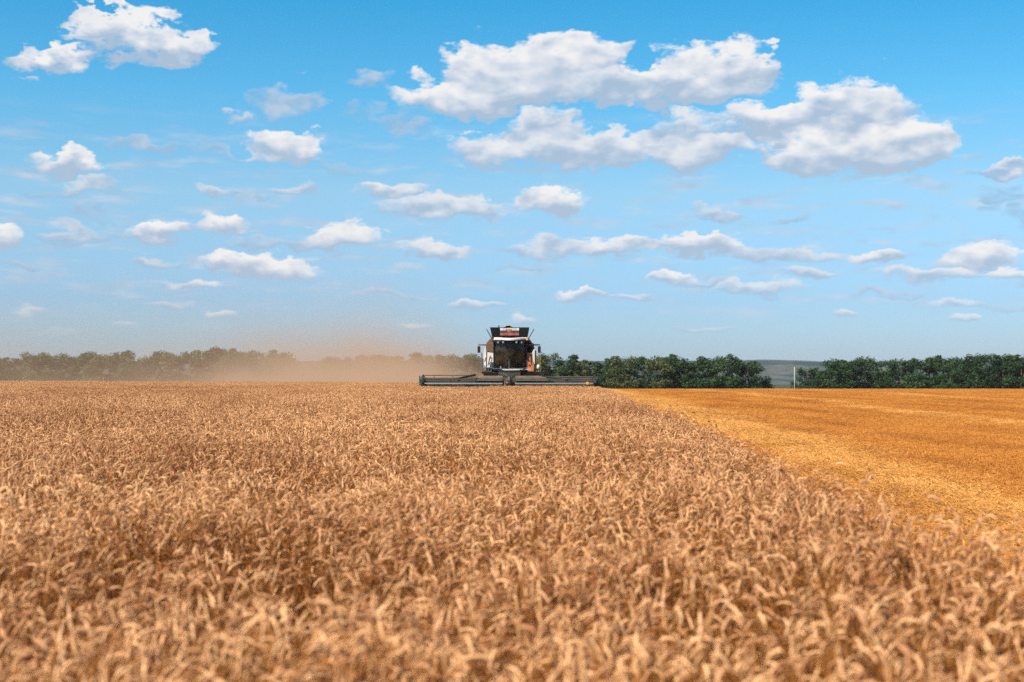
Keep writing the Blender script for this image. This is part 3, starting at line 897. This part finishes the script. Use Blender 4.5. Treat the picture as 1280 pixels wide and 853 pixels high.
def build_combine():
    cx = (636 - 640) / F_PX * HEADER_Y
    root = empty('combine_harvester', (cx, HEADER_Y, gz(cx, HEADER_Y)), -R(0.6))
    tag(root, 'black white and orange combine harvester coming head on through the wheat', 'combine harvester')
    U = root
    # ---------------- header (cutting platform), 12 m wide
    W = 5.95
    hd = MB()
    hd.box((0, 1.45, 0.80), (2 * W, 0.07, 1.12))                        # rear wall
    hd.prism([(0.15, 0.22), (0.4, 0.20), (1.42, 0.20), (1.42, 0.26), (0.4, 0.27)], 'x', -W, W)   # floor
    hd.box((0, 1.50, 1.34), (2 * W, 0.16, 0.14))
    header = hd.build('header', [painted('dusty_dark_sheet', (0.030, 0.028, 0.025), 0.15, 0.7)], U, bevel=0.015)
    for xa, xb, zr, posts in ((-W, -2.3, 1.57, (-5.2, -3.9, -2.6)), (2.7, W, 1.46, (3.2, 4.6, 5.6))):
        tb = MB(); tb.tube([(xa, 1.6, zr), (xb, 1.6, zr)], 0.035, 8)
        for x in posts: tb.tube([(x, 1.58, 1.36), (x, 1.6, zr - .01)], 0.025, 6)
        tb.build('top_rail', TAN, header)
    # sloping centre plates up to the feeder mouth
    for xs in ((-2.35, -0.45), (0.45, 2.75)):
        a, b = xs
        p = MB()
        p.hexa([(a, 1.1, 1.18), (b, 1.1, 1.18), (b, 2.2, 1.40), (a, 2.2, 1.40)],
               [(a + (0.35 if a < 0 else 0), 1.15, 1.28), (b - (0.0 if a < 0 else 0.7), 1.15, 1.28), (b - (0.0 if a < 0 else .7), 2.2, 1.54), (a + (.35 if a < 0 else 0), 2.2, 1.54)])
        p.build('frame_cover', TAN, header, bevel=0.01)
    ag = MB(); ag.tube([(-W + .1, 0.95, 0.62), (W - .1, 0.95, 0.62)], 0.20, 16)
    for side in (-1, 1):
        n = 150
        vs, fs = [], []
        for i in range(n + 1):
            t = i / n; x = side * (0.5 + t * (W - 0.7)); a = side * t * 11 * 2 * math.pi
            for rr in (0.19, 0.34): vs.append((x, 0.95 + rr * math.cos(a), 0.62 + rr * math.sin(a)))
        for i in range(n): fs.append((2 * i, 2 * i + 1, 2 * i + 3, 2 * i + 2))
        ag.add(vs, fs)
    ag.build('intake_auger', STEELM, header)
    kn = MB(); kn.box((0, 0.10, 0.20), (2 * W, 0.12, 0.05))
    for i in range(150):
        x = -W + (i + .5) * 2 * W / 150
        kn.prism([(x - .018, 0.04), (x + .018, 0.04), (x, -0.09)], 'z', 0.19, 0.215)
    kn.build('cutter_bar', STEELM, header)
    # end shields with crop dividers
    for s in (-1, 1):
        d = MB()
        d.prism([(-0.85, 0.22), (-0.25, 0.18), (1.5, 0.18), (1.5, 1.42), (1.1, 1.50), (0.25, 1.15), (-0.35, 0.62)], 'x', s * W, s * (W + 0.14))
        d.tube([(s * (W + .07), -0.4, 0.55), (s * (W + .07), -1.3, 0.28)], [0.09, 0.02], 8)
        dv = d.build('crop_divider', [GREEN], header, bevel=0.012)
        e = MB(); e.tube([(s * (W - .08), 0.15, 0.55), (s * (W - .08), 0.15, 1.62)], 0.06, 8); e.box((s * (W - .08), 0.2, 1.18), (0.16, 0.9, 0.22)); e.tube([(s * (W + .16), .4, .5), (s * (W + .16), .4, 1.55)], 0.04, 6)
        e.tube([(s * (W - .25), 1.2, 1.30), (s * (W - .08), .15, 1.62)], 0.03, 6)
        e.build('reel_end_arm', GREEN, header)
    w = MB(); w.lathe([(-.04, .07), (-.03, .1), (.03, .1), (.04, .07)], (5.35, -0.42, 1.03), 'y', 14)
    w.build('marker_lamp', LAMPM, header)
    # two reel halves with bats and tines
    for a, b in ((-5.72, -0.42), (0.42, 5.72)):
        r = MB()
        cyy, cz, rad = 0.0, 0.92, 0.40
        r.tube([(a, cyy, cz), (b, cyy, cz)], 0.10, 12, 0)
        for k in range(6):
            an = 2 * math.pi * k / 6 + 2.88
            yy, zz = cyy + rad * math.cos(an), cz + rad * math.sin(an)
            r.tube([(a, yy, zz), (b, yy, zz)], 0.030, 8, 1 if k == 0 else 2)
            n = 44
            for i in range(n):
                x = a + (i + .5) * (b - a) / n
                r.tube([(x, yy, zz), (x, yy + .03, zz - 0.24)], [0.008, 0.006], 4, 0)
            for x in (a + .05, a + (b - a) / 3, a + 2 * (b - a) / 3, b - .05):
                r.tube([(x, cyy, cz), (x, yy, zz)], 0.022, 5, 0)
        r.build('reel', [GREEN, STEELM, DARKBAT], header)
    c = MB()
    c.prism([(-0.35, 0.72), (0.1, 0.65), (1.4, 1.25), (1.5, 1.45), (0.9, 1.48), (-0.1, 1.12)], 'x', -0.06, 0.06, 1)
    c.lathe([(-.18, .16), (-.16, .26), (-.05, .28), (.05, .28), (.16, .26), (.18, .16)], (-0.02, -0.05, 0.96), 'x', 18, 0)
    c.tube([(-.22, .3, 1.1), (-.1, .6, 1.38), (.1, 1.2, 1.45)], .035, 8, 1); c.tube([(.2, -.1, .8), (.14, .5, 1.3), (.25, 1.2, 1.4)], .03, 8, 0)
    c.box((0.22, .1, 1.0), (.1, .3, .35), 0); c.box((-0.26, .0, 1.02), (.12, .2, .3), 1)
    c.build('reel_drive', [BLACK, TAN], header, bevel=0.008)
    for x0, z0, x1, z1 in ((-3.75, 1.30, -2.35, 1.60), (4.25, 1.28, 2.6, 1.47)):
        a = MB(); a.tube([(x0, -0.1, z0), (x1, 1.3, z1)], [0.045, 0.085], 8)
        a.build('lift_strut', BLACK, header)
    for x in (-3.45, 2.8):
        b = MB(); b.tube([(x, -0.02, .95), (x, -0.02, 1.42)], .04, 8); b.box((x, 0, .95), (.1, .25, .25)); b.build('reel_support', GREEN, header)
    # ---------------- feeder house, axle, wheels
    f = MB(); f.prism([(1.5, 0.35), (1.5, 1.35), (4.6, 1.98), (5.2, 1.5), (5.2, 1.0)], 'x', -0.8, 0.8)
    f.build('feeder_house', BLACK, U, bevel=0.03)
    def wheel(x, y, r, wd):
        e = empty('wheel', (x, y, r)); e.parent = U
        t = MB()
        t.lathe([(-wd / 2, r * .58), (-wd / 2, r * .90), (-wd * .42, r * .96), (wd * .42, r * .96), (wd / 2, r * .90), (wd / 2, r * .58)], (0, 0, 0), 'x', 36)
        for k in range(22):
            an = 2 * math.pi * k / 22
            for s in (-1, 1):
                a2 = an + (0.07 if s > 0 else -0.07) + (0.14 if s > 0 else 0)
                t.box((s * wd * .25, r * .965 * math.cos(a2), r * .965 * math.sin(a2)), (wd * .5, .06, .09), 0, (a2 - math.pi / 2 + 0, 0, 0))
        t.build('tyre', RUBBER, e)
        rm = MB(); rm.lathe([(-wd * .42, r * .58), (-wd * .1, r * .5), (-wd * .05, r * .18), (wd * .05, r * .18), (wd * .1, r * .5), (wd * .42, r * .58)], (0, 0, 0), 'x', 28)
        rm.build('rim', RIM, e, smooth=True)
    for s in (-1, 1):
        wheel(s * 1.52, 5.6, 0.98, 0.75); wheel(s * 1.35, 10.2, 0.66, 0.5)
    ax = MB(); ax.box((0, 5.6, 0.98), (2.4, .35, .4)); ax.build('axle', BLACK, U)
    ax = MB(); ax.box((0, 10.2, .66), (2.3, .25, .25)); ax.build('axle', BLACK, U)
    # ---------------- deck below the cab
    dk = MB()
    dk.box((0.2, 4.9, 1.66), (4.1, 2.0, 0.26)); dk.box((0.2, 3.9, 1.72), (4.3, .06, .12)); dk.box((0, 4.4, 1.45), (2.6, .8, .3))
    dk.box((2.0, 4.3, 1.78), (1.1, .9, .07)); dk.box((-1.6, 4.3, 1.78), (.8, .9, .07))
    dk.build('deck', [BLACK], U, bevel=0.02)
    lb = MB(); lb.box((0.1, 3.78, 1.95), (1.25, .08, .09)); lb.box((0.75, 3.76, 1.99), (1.5, .05, .04)); lb.build('front_bumper_bar', WHITE, U, bevel=0.015)
    # ---------------- cab
    cab = MB()
    x0, x1, yf, yb, zb, zt = -1.12, 1.20, 4.0, 5.9, 1.95, 4.0
    cab.box(((x0 + x1) / 2, (yf + yb) / 2, zb), (x1 - x0, yb - yf - .1, 0.16))
    cab.box(((x0 + x1) / 2, yb, 3.0), (x1 - x0, .08, 2.0))
    for x in (x0, x1):
        cab.tube([(x, 4.42, zb), (x * 1.01, 4.40, zt)], .045, 8); cab.tube([(x, yb, zb), (x, yb, zt)], .05, 8)
        cab.box((x, 5.15, 2.15), (.05, 1.5, .4))
    cabo = cab.build('cab', [BLACK], U, bevel=0.01)
    ws = MB(); n = 16; vs, fs = [], []
    for i in range(n + 1):
        t = -1 + 2 * i / n; x = (x0 + x1) / 2 + t * (x1 - x0 - .06) / 2; y = 4.40 - 0.52 * (1 - t * t)
        vs += [(x, y + .10, 2.04), (x, y - .02, 2.5), (x, y + .06, 3.92)]
    for i in range(n):
        for j in range(2): fs.append((3 * i + j, 3 * i + 3 + j, 3 * i + 4 + j, 3 * i + 1 + j))
    ws.add(vs, fs); ws.build('windscreen', CABGLASS, cabo, smooth=True)
    for x in (x0 - .01, x1 + .01):
        g = MB(); g.box((x, 5.15, 3.1), (.012, 1.42, 1.55)); g.build('side_window', CABGLASS, cabo)
    rf = MB(); n = 14; lo, hi = [], []
    pr = [(x0 - .12 + (x1 - x0 + .24) * i / n, 4.22 - .62 * (1 - (2 * i / n - 1) ** 2)) for i in range(n + 1)] + [(x1 + .1, 6.0), (x0 - .1, 6.0)]
    rf.prism(pr, 'z', 3.95, 4.06, 0)
    rf.build('roof', [BLACK], cabo, bevel=0.02)
    vz = MB(); vs = []; n = 20
    for i in range(n + 1):
        t = -1 + 2 * i / n; x = (x0 + x1) / 2 + t * (x1 - x0) / 2; y = 4.16 - .62 * (1 - t * t); zc = 4.13 - .035 * math.cos(t * math.pi) * (1 if abs(t) < .6 else .6)
        vs += [(x, y, zc - .055), (x, y, zc + .055), (x, y + .5, zc + .12), (x, y + .5, zc - .05)]
    fs = []
    for i in range(n):
        for j in range(4): fs.append((4 * i + j, 4 * i + (j + 1) % 4, 4 * i + 4 + (j + 1) % 4, 4 * i + 4 + j))
    fs += [(0, 1, 2, 3), (4 * n + 3, 4 * n + 2, 4 * n + 1, 4 * n)]
    vz.add(vs, fs); vz.build('sun_visor', WHITE, cabo, smooth=False)
    for x in (-.8, -.45, .5, .85):
        l = MB(); y = 4.2 - .62 * (1 - ((x - .04) / 1.16) ** 2); l.lathe([(-.04, .05), (-.03, .075), (.05, .06)], (x, y, 3.90), 'y', 12); l.build('work_light', LENS, cabo)
    st = MB(); st.box((0.06, 5.35, 2.52), (.55, .5, .16)); st.box((0.06, 5.62, 2.95), (.5, .14, .8), 0, (-.12, 0, 0)); st.box((.06, 5.4, 2.2), (.3, .3, .45)); st.build('driver_seat', SEATM, cabo, bevel=.04)
    sc = MB(); sc.tube([(-.02, 4.55, 2.03), (-.02, 4.72, 2.72)], [.10, .07], 10); sc.box((-.02, 4.66, 2.72), (.18, .1, .2), 0)
    n = 20; sc.tube([(-.02 + .2 * math.cos(2 * math.pi * k / n), 4.78 + .15 * math.sin(2 * math.pi * k / n), 2.84 + .1 * math.sin(2 * math.pi * k / n)) for k in range(n + 1)], .018, 6)
    sc.build('steering_column', GREY, cabo)
    cs = MB(); cs.box((.62, 5.1, 2.55), (.35, .8, .28)); cs.box((.7, 4.75, 2.8), (.22, .06, .3)); cs.build('console', GREY, cabo, bevel=.02)
    wp = MB(); wp.tube([(-.4, 3.83, 2.06), (.1, 3.80, 2.7)], .012, 5); wp.box((-.4, 3.85, 2.06), (.1, .06, .08)); wp.build('wiper', BLACK, cabo)
    # ---------------- mirrors on long arms
    for s, xm in ((-1, -2.18), (1, 2.12)):
        m = MB(); m.prism([(s * 1.15, 3.80), (s * 1.15, 3.56), (s * 1.55, 3.66), (xm + s * .06, 3.70), (xm + s * .06, 3.77)], 'y', 4.30, 4.36)
        mo = m.build('mirror_arm', BLACK if s > 0 else TAN, U)
        h = MB(); h.box((xm, 4.32, 3.40), (.21, .10, .46)); h.tube([(xm, 4.33, 3.6), (xm, 4.33, 3.72)], .02, 6); h.build('mirror_housing', BLACK, mo, bevel=.02)
        g = MB(); g.box((xm, 4.383, 3.40), (.17, .012, .40)); g.build('mirror_glass', MIRROR, mo)
    # ---------------- front corner panels beside the cab
    pl = MB()
    pl.prism([(-1.86, 2.12), (-1.70, 2.12), (-1.68, 3.40), (-1.74, 3.62), (-1.86, 3.3)], 'y', 5.15, 5.30)
    pl.prism([(-1.63, 2.12), (-1.17, 2.14), (-1.15, 3.16), (-1.60, 3.22)], 'y', 5.10, 5.30)
    lp = pl.build('corner_panel', [WHITE], U, bevel=.015)
    lg = MB()
    def ring(cx_, cz_, rx, rz, sh, th, y, mat):
        n = 28; vs = []; fs = []
        for k in range(n):
            a = 2 * math.pi * k / n
            for q, yy in ((1, y), (1 - th, y), (1, y + .012), (1 - th, y + .012)):
                u, w = rx * q * math.cos(a), rz * q * math.sin(a)
                vs.append((cx_ + u + sh * w, yy, cz_ + w))
        for k in range(n):
            a, b = 4 * k, 4 * ((k + 1) % n)
            fs += [(a, a + 1, b + 1, b), (a, b, b + 2, a + 2), (a + 1, a + 3, b + 3, b + 1)]
        lg.add(vs, fs, mat)
    ring(-1.40, 2.63, .11, .24, .35, .3, 5.086, 0)
    lg.prism([(-1.60, 2.28), (-1.55, 2.28), (-1.36, 2.95), (-1.41, 2.95)], 'y', 5.083, 5.098, 0)
    lg.prism([(-1.52, 2.72), (-1.47, 2.72), (-1.38, 2.98), (-1.43, 2.98)], 'y', 5.080, 5.094, 1)
    lg.prism([(-1.83, 2.55), (-1.75, 2.6), (-1.70, 2.85), (-1.76, 2.82)], 'y', 5.135, 5.148, 0)
    lg.build('emblem', [GREY, ORANGE], lp)
    pr_ = MB()
    pr_.prism([(1.22, 1.95), (1.30, 1.84), (1.72, 1.84), (1.74, 2.35), (1.62, 2.6), (1.58, 3.16), (1.20, 3.18)], 'y', 4.40, 4.60, 0)
    pr_.prism([(1.65, 2.62), (1.77, 2.37), (1.90, 2.30), (1.90, 3.25), (1.78, 3.5), (1.61, 3.2)], 'y', 4.44, 4.60, 1)
    rp = pr_.build('corner_panel', [ORANGE, WHITE], U, bevel=.015)
    rp['label'] = 'orange corner panel with a white edge'
    lg = MB()
    ring(1.42, 2.72, .09, .22, -.2, .35, 4.386, 0)
    lg.prism([(1.50, 3.1), (1.56, 3.1), (1.60, 2.3), (1.54, 2.3)], 'y', 4.383, 4.398, 1)
    lg.prism([(1.24, 2.2), (1.30, 2.2), (1.27, 3.1), (1.22, 3.1)], 'y', 4.382, 4.398, 2)
    lg.prism([(1.34, 2.28), (1.48, 2.18), (1.52, 2.26), (1.38, 2.36)], 'y', 4.384, 4.398, 1)
    lg.build('emblem', [painted('dark_red_print', (0.30, 0.05, 0.02), .1), BLACK, TAN], rp)
    # ---------------- body, hopper and grain tank
    bd = MB()
    bd.prism([(-1.55, 1.2), (1.6, 1.2), (1.72, 2.0), (1.72, 3.75), (1.35, 3.98), (-1.35, 3.98), (-1.68, 3.75), (-1.68, 2.0)], 'y', 5.9, 12.2, 0)
    bd.prism([(12.2, 1.4), (13.2, 1.5), (13.0, 2.6), (12.2, 3.2)], 'x', -1.2, 1.2, 0)
    bd.build('body', [BLACK], U, bevel=.05)
    for s in (-1, 1):
        sp = MB(); xx = s * 1.735
        sp.prism([(6.1, 1.5), (11.9, 1.5), (11.9, 3.4), (9.5, 3.7), (6.1, 3.7)], 'x', xx, xx + s * .05, 0)
        sp.prism([(6.6, 1.7), (8.9, 1.7), (9.9, 3.45), (7.6, 3.45)], 'x', xx + s * .052, xx + s * .058, 1)
        sp.build('side_panel', [WHITE, ORANGE], U)
    inn = MB(); inn.box((1.40, 5.6, 3.48), (.52, .6, .60)); inn.box((1.62, 5.55, 3.62), (.16, .4, .5), 0, (0, .25, 0)); inn.tube([(1.3, 5.25, 3.3), (1.5, 5.2, 3.65)], .05, 8)
    inn.build('air_intake', BLACK, U, bevel=.03)
    lf = MB(); lf.box((-1.42, 5.7, 3.56), (.52, .5, .72)); lf.prism([(-1.72, 3.9), (-1.2, 3.9), (-1.0, 4.2), (-1.42, 4.2)], 'y', 5.9, 6.1); lf.build('front_cowl', TAN, U, bevel=.03)
    tk = MB()
    tk.hexa([(-1.30, 6.2, 3.95), (1.28, 6.2, 3.95), (1.28, 9.2, 3.95), (-1.30, 9.2, 3.95)], [(-1.36, 6.15, 4.25), (1.34, 6.15, 4.25), (1.34, 9.3, 4.25), (-1.36, 9.3, 4.25)])
    tank = tk.build('grain_tank', BLACK, U, bevel=.02)
    def panel(lo0, lo1, hi0, hi1, th, nm='tank_flap'):
        lo0, lo1, hi0, hi1 = map(Vector, (lo0, lo1, hi0, hi1)); nrm = (lo1 - lo0).cross(hi0 - lo0).normalized() * th
        p = MB(); p.add([lo0, lo1, hi1, hi0, lo0 + nrm, lo1 + nrm, hi1 + nrm, hi0 + nrm], [(0, 1, 2, 3), (7, 6, 5, 4), (0, 4, 5, 1), (1, 5, 6, 2), (2, 6, 7, 3), (3, 7, 4, 0)])
        return p.build(nm, BLACK, tank)
    panel((-1.27, 6.17, 4.20), (1.25, 6.17, 4.20), (-1.44, 6.02, 5.04), (1.41, 6.02, 5.04), .03)
    panel((-1.27, 9.28, 4.20), (1.25, 9.28, 4.20), (-1.44, 9.5, 5.04), (1.41, 9.5, 5.04), .03)
    panel((-1.33, 6.25, 4.20), (-1.33, 9.2, 4.20), (-1.73, 6.15, 4.92), (-1.73, 9.3, 4.92), .03)
    panel((1.31, 6.25, 4.20), (1.31, 9.2, 4.20), (1.74, 6.15, 4.95), (1.74, 9.3, 4.95), .03)
    hp = MB(); hp.prism([(-1.62, 3.92), (-1.30, 3.92), (-1.22, 4.30), (-1.34, 4.30)], 'y', 6.25, 9.1); hp.build('tank_shoulder', BLACK, U)
    hp = MB(); hp.prism([(1.28, 3.92), (1.62, 3.92), (1.33, 4.30), (1.22, 4.30)], 'y', 6.25, 9.1)
    hp.build('tank_shoulder', BLACK, U)
    an = MB(); an.tube([(-.80, 6.1, 4.9), (-.80, 6.1, 5.16)], .035, 6); an.box((-.8, 6.1, 5.12), (.09, .09, .1)); an.build('antenna', BLACK, U)
    bc = MB(); bc.lathe([(0, .10), (.04, .10), (.05, .08), (.16, .075), (.19, .03)], (1.26, 5.7, 4.10), 'z', 14); bc.build('beacon', LAMPM, U)
    lh = MB(); lh.tube([(1.26, 5.85, 3.98), (1.26, 5.85, 4.1)], .04, 6); lh.box((1.4, 5.75, 4.02), (.3, .12, .1)); lh.build('beacon_bracket', BLACK, U)
    # unloading auger folded back along the left side of the machine
    ug = MB(); ug.tube([(1.55, 9.4, 3.6), (1.62, 9.8, 3.82), (1.6, 13.6, 3.85)], [.16, .16, .15], 14); ug.build('unloading_auger', WHITE, U, smooth=True)
    ex = MB(); ex.tube([(-.9, 10.6, 3.9), (-.9, 10.6, 4.5)], .09, 10); ex.build('exhaust_pipe', GREY, U)
    # access ladder, rails and lamp at the right of the picture
    ld = MB()
    for x in (2.02, 2.34): ld.tube([(x, 4.55, .7), (x, 4.65, 1.8)], .025, 6)
    for k in range(4): ld.box((2.18, 4.57 + .025 * k, .75 + .3 * k), (.34, .18, .03))
    ld.build('ladder', GREY, U)
    rl = MB()
    rl.tube([(1.84, 4.2, 1.8), (1.84, 4.2, 3.34)], .05, 8); rl.build('hand_rail', BLACK, U)
    r2 = MB(); r2.tube([(2.05, 4.1, 1.8), (2.05, 4.1, 3.12), (2.05, 4.9, 3.12), (2.05, 4.9, 1.8)], .025, 6); r2.tube([(2.18, 4.1, 1.8), (2.18, 4.1, 2.9)], .02, 6); r2.build('hand_rail', YELLOW, U)
    r3 = MB(); r3.tube([(-1.98, 4.2, 1.8), (-1.98, 4.2, 3.16)], .045, 6); r3.tube([(-1.98, 4.2, 2.5), (-1.98, 5.0, 2.5), (-1.98, 5.0, 1.8)], .025, 6)
    for x in (-1.7, -1.5, -1.3): r3.tube([(x, 4.05, 1.8), (x, 4.05, 2.1)], .02, 6)
    r3.tube([(-1.98, 4.05, 2.1), (-1.2, 4.05, 2.1)], .02, 6); r3.build('hand_rail', GREY, U)
    bl = MB(); bl.lathe([(-.12, .02), (-.10, .10), (0, .125), (.05, .125), (.06, .10), (.07, .02)], (0, 0, 0), 'y', 18)
    bo = bl.build('round_mirror', WHITE, U, smooth=True); bo.location = (2.05, 4.15, 2.16); bo.scale = (.95, 1, 1.45)
    for x in (-.62,):
        l = MB(); l.box((x, 3.75, 2.12), (.1, .1, .16)); l.tube([(x, 3.8, 1.95), (x, 3.8, 2.1)], .02, 6); l.build('headlight', LENS, U, bevel=.02)
    rail = MB(); rail.tube([(-1.2, 3.72, 2.06), (-.3, 3.66, 2.02), (.8, 3.66, 2.05), (1.3, 3.75, 2.10)], .02, 6); rail.build('guard_rail', GREY, U)
    # flag on the tank front
    fl = MB()
    def P(x, z, off):
        t = (z - 4.20) / .84
        return (x, 6.17 - .15 * t - off, z)
    zs = [4.45, 4.64, 4.81, 4.985]
    n = 12
    wv = lambda x: .06 + .014 * math.sin(x * 9)
    for k in range(3):
        for i in range(n):
            a, b = -.70 + 1.36 * i / n, -.70 + 1.36 * (i + 1) / n
            fl.add([P(a, zs[k], wv(a)), P(b, zs[k], wv(b)), P(b, zs[k + 1], wv(b)), P(a, zs[k + 1], wv(a))], [(0, 1, 2, 3)], k)
    fo = fl.build('flag', [RED, BLUE, CLOTHW]); fo.matrix_world = root.matrix_basis.copy()
    sd = fo.modifiers.new('cloth', 'SOLIDIFY'); sd.thickness = .006
    tag(fo, 'white blue and red striped flag with a golden emblem on the tank front', 'flag')
    em = MB()
    half = [(0, .20), (.04, .17), (.06, .13), (.14, .17), (.24, .15), (.19, .09), (.21, .03), (.13, .02), (.09, -.05), (.12, -.12), (.04, -.10), (0, -.16)]
    poly = half + [(-x, z) for x, z in half[::-1][1:-1]]
    em.add([P(-.08 + x, 4.80 + z * .75, wv(-.08 + x) + .012) for x, z in poly], [tuple(range(len(poly)))])
    eo = em.build('emblem', GOLD, fo); s2 = eo.modifiers.new('cloth', 'SOLIDIFY'); s2.thickness = .004
    # heap of grain in the tank
    n = 40; vs, fs = [], []
    for j in range(15):
        for i in range(n + 1):
            x = -1.15 + 2.3 * i / n; y = 6.2 + 2.9 * j / 14
            z = 4.62 + .60 * math.exp(-((x + .12) / .62) ** 2) * math.sin(math.pi * min(1, .38 + j / 14 * .7)) + .02 * math.sin(i * 1.7 + j)
            vs.append((x, y, z))
    for j in range(14):
        for i in range(n): fs.append((j * (n + 1) + i, j * (n + 1) + i + 1, (j + 1) * (n + 1) + i + 1, (j + 1) * (n + 1) + i))
    Mg = Mat('wheat_grain'); nn = Mg.noise(60, 4, .7); pg = Mg.principled(Mg.mix(nn, (.38, .18, .05), (.72, .42, .16)), .8); Mg.bump(pg, nn, .6, .03)
    g = MB(); g.add(vs, fs); go = g.build('grain', Mg.finish(pg), smooth=True); go.matrix_world = root.matrix_basis.copy()
    tag(go, 'heap of golden grain showing over the rim of the harvester tank', 'grain', kind='stuff')

build_combine()

# ------------------------------------------------------------------ utility pole in the gap
def build_pole():
    y = 452.0; x = (993 - 640) / F_PX * y
    M = Mat('whitewashed_concrete'); n = M.noise(2.5, 5, .6)
    m = M.finish(M.principled(M.mix(n, (.30, .30, .30), (.44, .44, .43)), .8))
    z0 = gz(x, y)
    p = MB(); p.tube([(0, 0, -.3), (0, 0, 4.5), (0, 0, 10.0)], [.13, .12, .10], 10)
    o = p.build('utility_pole', m, smooth=True); o.location = (x, y, z0)
    c = MB(); c.tube([(-.5, 0, 9.55), (.5, 0, 9.55)], .05, 6)
    for q in (-.45, 0, .45): c.tube([(q, 0, 9.58), (q, 0, 9.85)], [.05, .03], 6)
    c.build('cross_arm', GREY, o)
    tag(o, 'slim white concrete pole standing in the gap between the two tree rows', 'pole')
build_pole()

# ------------------------------------------------------------------ dust behind the machine
def build_dust():
    x0, x1, y0, y1, z0, z1 = -225.0, 3.0, 108.0, 462.0, -6.0, 24.0
    b = MB(); b.box(((x0 + x1) / 2, (y0 + y1) / 2, (z0 + z1) / 2), (x1 - x0, y1 - y0, z1 - z0))
    M = Mat('airborne_dust')
    p = M.pos(); sep = M.N('ShaderNodeSeparateXYZ'); M.L(p, sep.inputs[0]); X, Y, Z = sep.outputs
    # height over the falling ground
    t = M.math('MAXIMUM', M.math('SUBTRACT', Y, 80.0), 0.0)
    h = M.math('ADD', Z, M.math('DIVIDE', M.math('MULTIPLY', t, t), 20740.0))
    n = M.noise(0.05, 3, .6, vec=M.scale(p, (1, .55, 1.6)))
    n2 = M.noise(0.12, 2, .6, vec=p)
    bill = M.mapr(M.math('ADD', n, M.math('MULTIPLY', n2, .35)), .46, .90, .10, 1.9)
    # thick young plume drifting back and left from the machine
    cxl = M.math('MULTIPLY_ADD', M.math('SUBTRACT', Y, 101.0), -0.165, -5.5)
    wid = M.math('MULTIPLY_ADD', M.math('SUBTRACT', Y, 101.0), 0.085, 4.0)
    q = M.math('DIVIDE', M.math('SUBTRACT', X, cxl), wid)
    core = M.math('EXPONENT', M.math('MULTIPLY', M.math('MULTIPLY', q, q), -1.0))
    hs = M.math('MULTIPLY_ADD', M.math('SUBTRACT', Y, 101.0), 0.0095, 1.8)
    vert = M.math('EXPONENT', M.math('MULTIPLY', M.math('DIVIDE', h, hs), -1.0))
    core = M.math('MULTIPLY', M.math('MULTIPLY', core, vert), DUST_CORE)
    # thin old dust hanging over the left
    left = M.mapr(M.math('SUBTRACT', X, M.math('MULTIPLY', Y, -0.03)), 2.0, -12.0)
    vert2 = M.math('EXPONENT', M.math('MULTIPLY', M.math('MAXIMUM', h, 0.0), -1 / 8.0))
    thin = M.math('MULTIPLY', M.math('MULTIPLY', left, vert2), DUST_THIN)
    fade = M.math('MULTIPLY', M.mapr(Z, 24, 14), M.mapr(Y, 108, 122))
    d = M.math('MULTIPLY', M.math('MULTIPLY', M.math('ADD', core, thin), bill), fade)
    v = M.N('ShaderNodeVolumePrincipled')
    v.inputs['Color'].default_value = (0.74, 0.51, 0.34, 1); v.inputs['Anisotropy'].default_value = 0.1
    M.L(d, v.inputs['Density'])
    M.L(v.outputs[0], M.out.inputs['Volume'])
    o = b.build('dust', M.m)
    tag(o, 'tan cloud of dust drifting left behind the harvester over the treeline', 'dust', kind='stuff')
DUST_CORE, DUST_THIN = 0.032, 0.0022
build_dust()

def build_haze():
    M = Mat('hazy_air')
    v = M.N('ShaderNodeVolumePrincipled')
    v.inputs['Color'].default_value = (0.86, 0.92, 1.0, 1); v.inputs['Density'].default_value = HAZE
    M.L(v.outputs[0], M.out.inputs['Volume'])
    b = MB(); b.box((0, 4470, 10), (12400, 9200, 60)); o = b.build('haze', M.m)
    tag(o, 'thin bluish haze veiling the distant hill', 'haze', kind='stuff')
HAZE = 0.000032
if HAZE: build_haze()
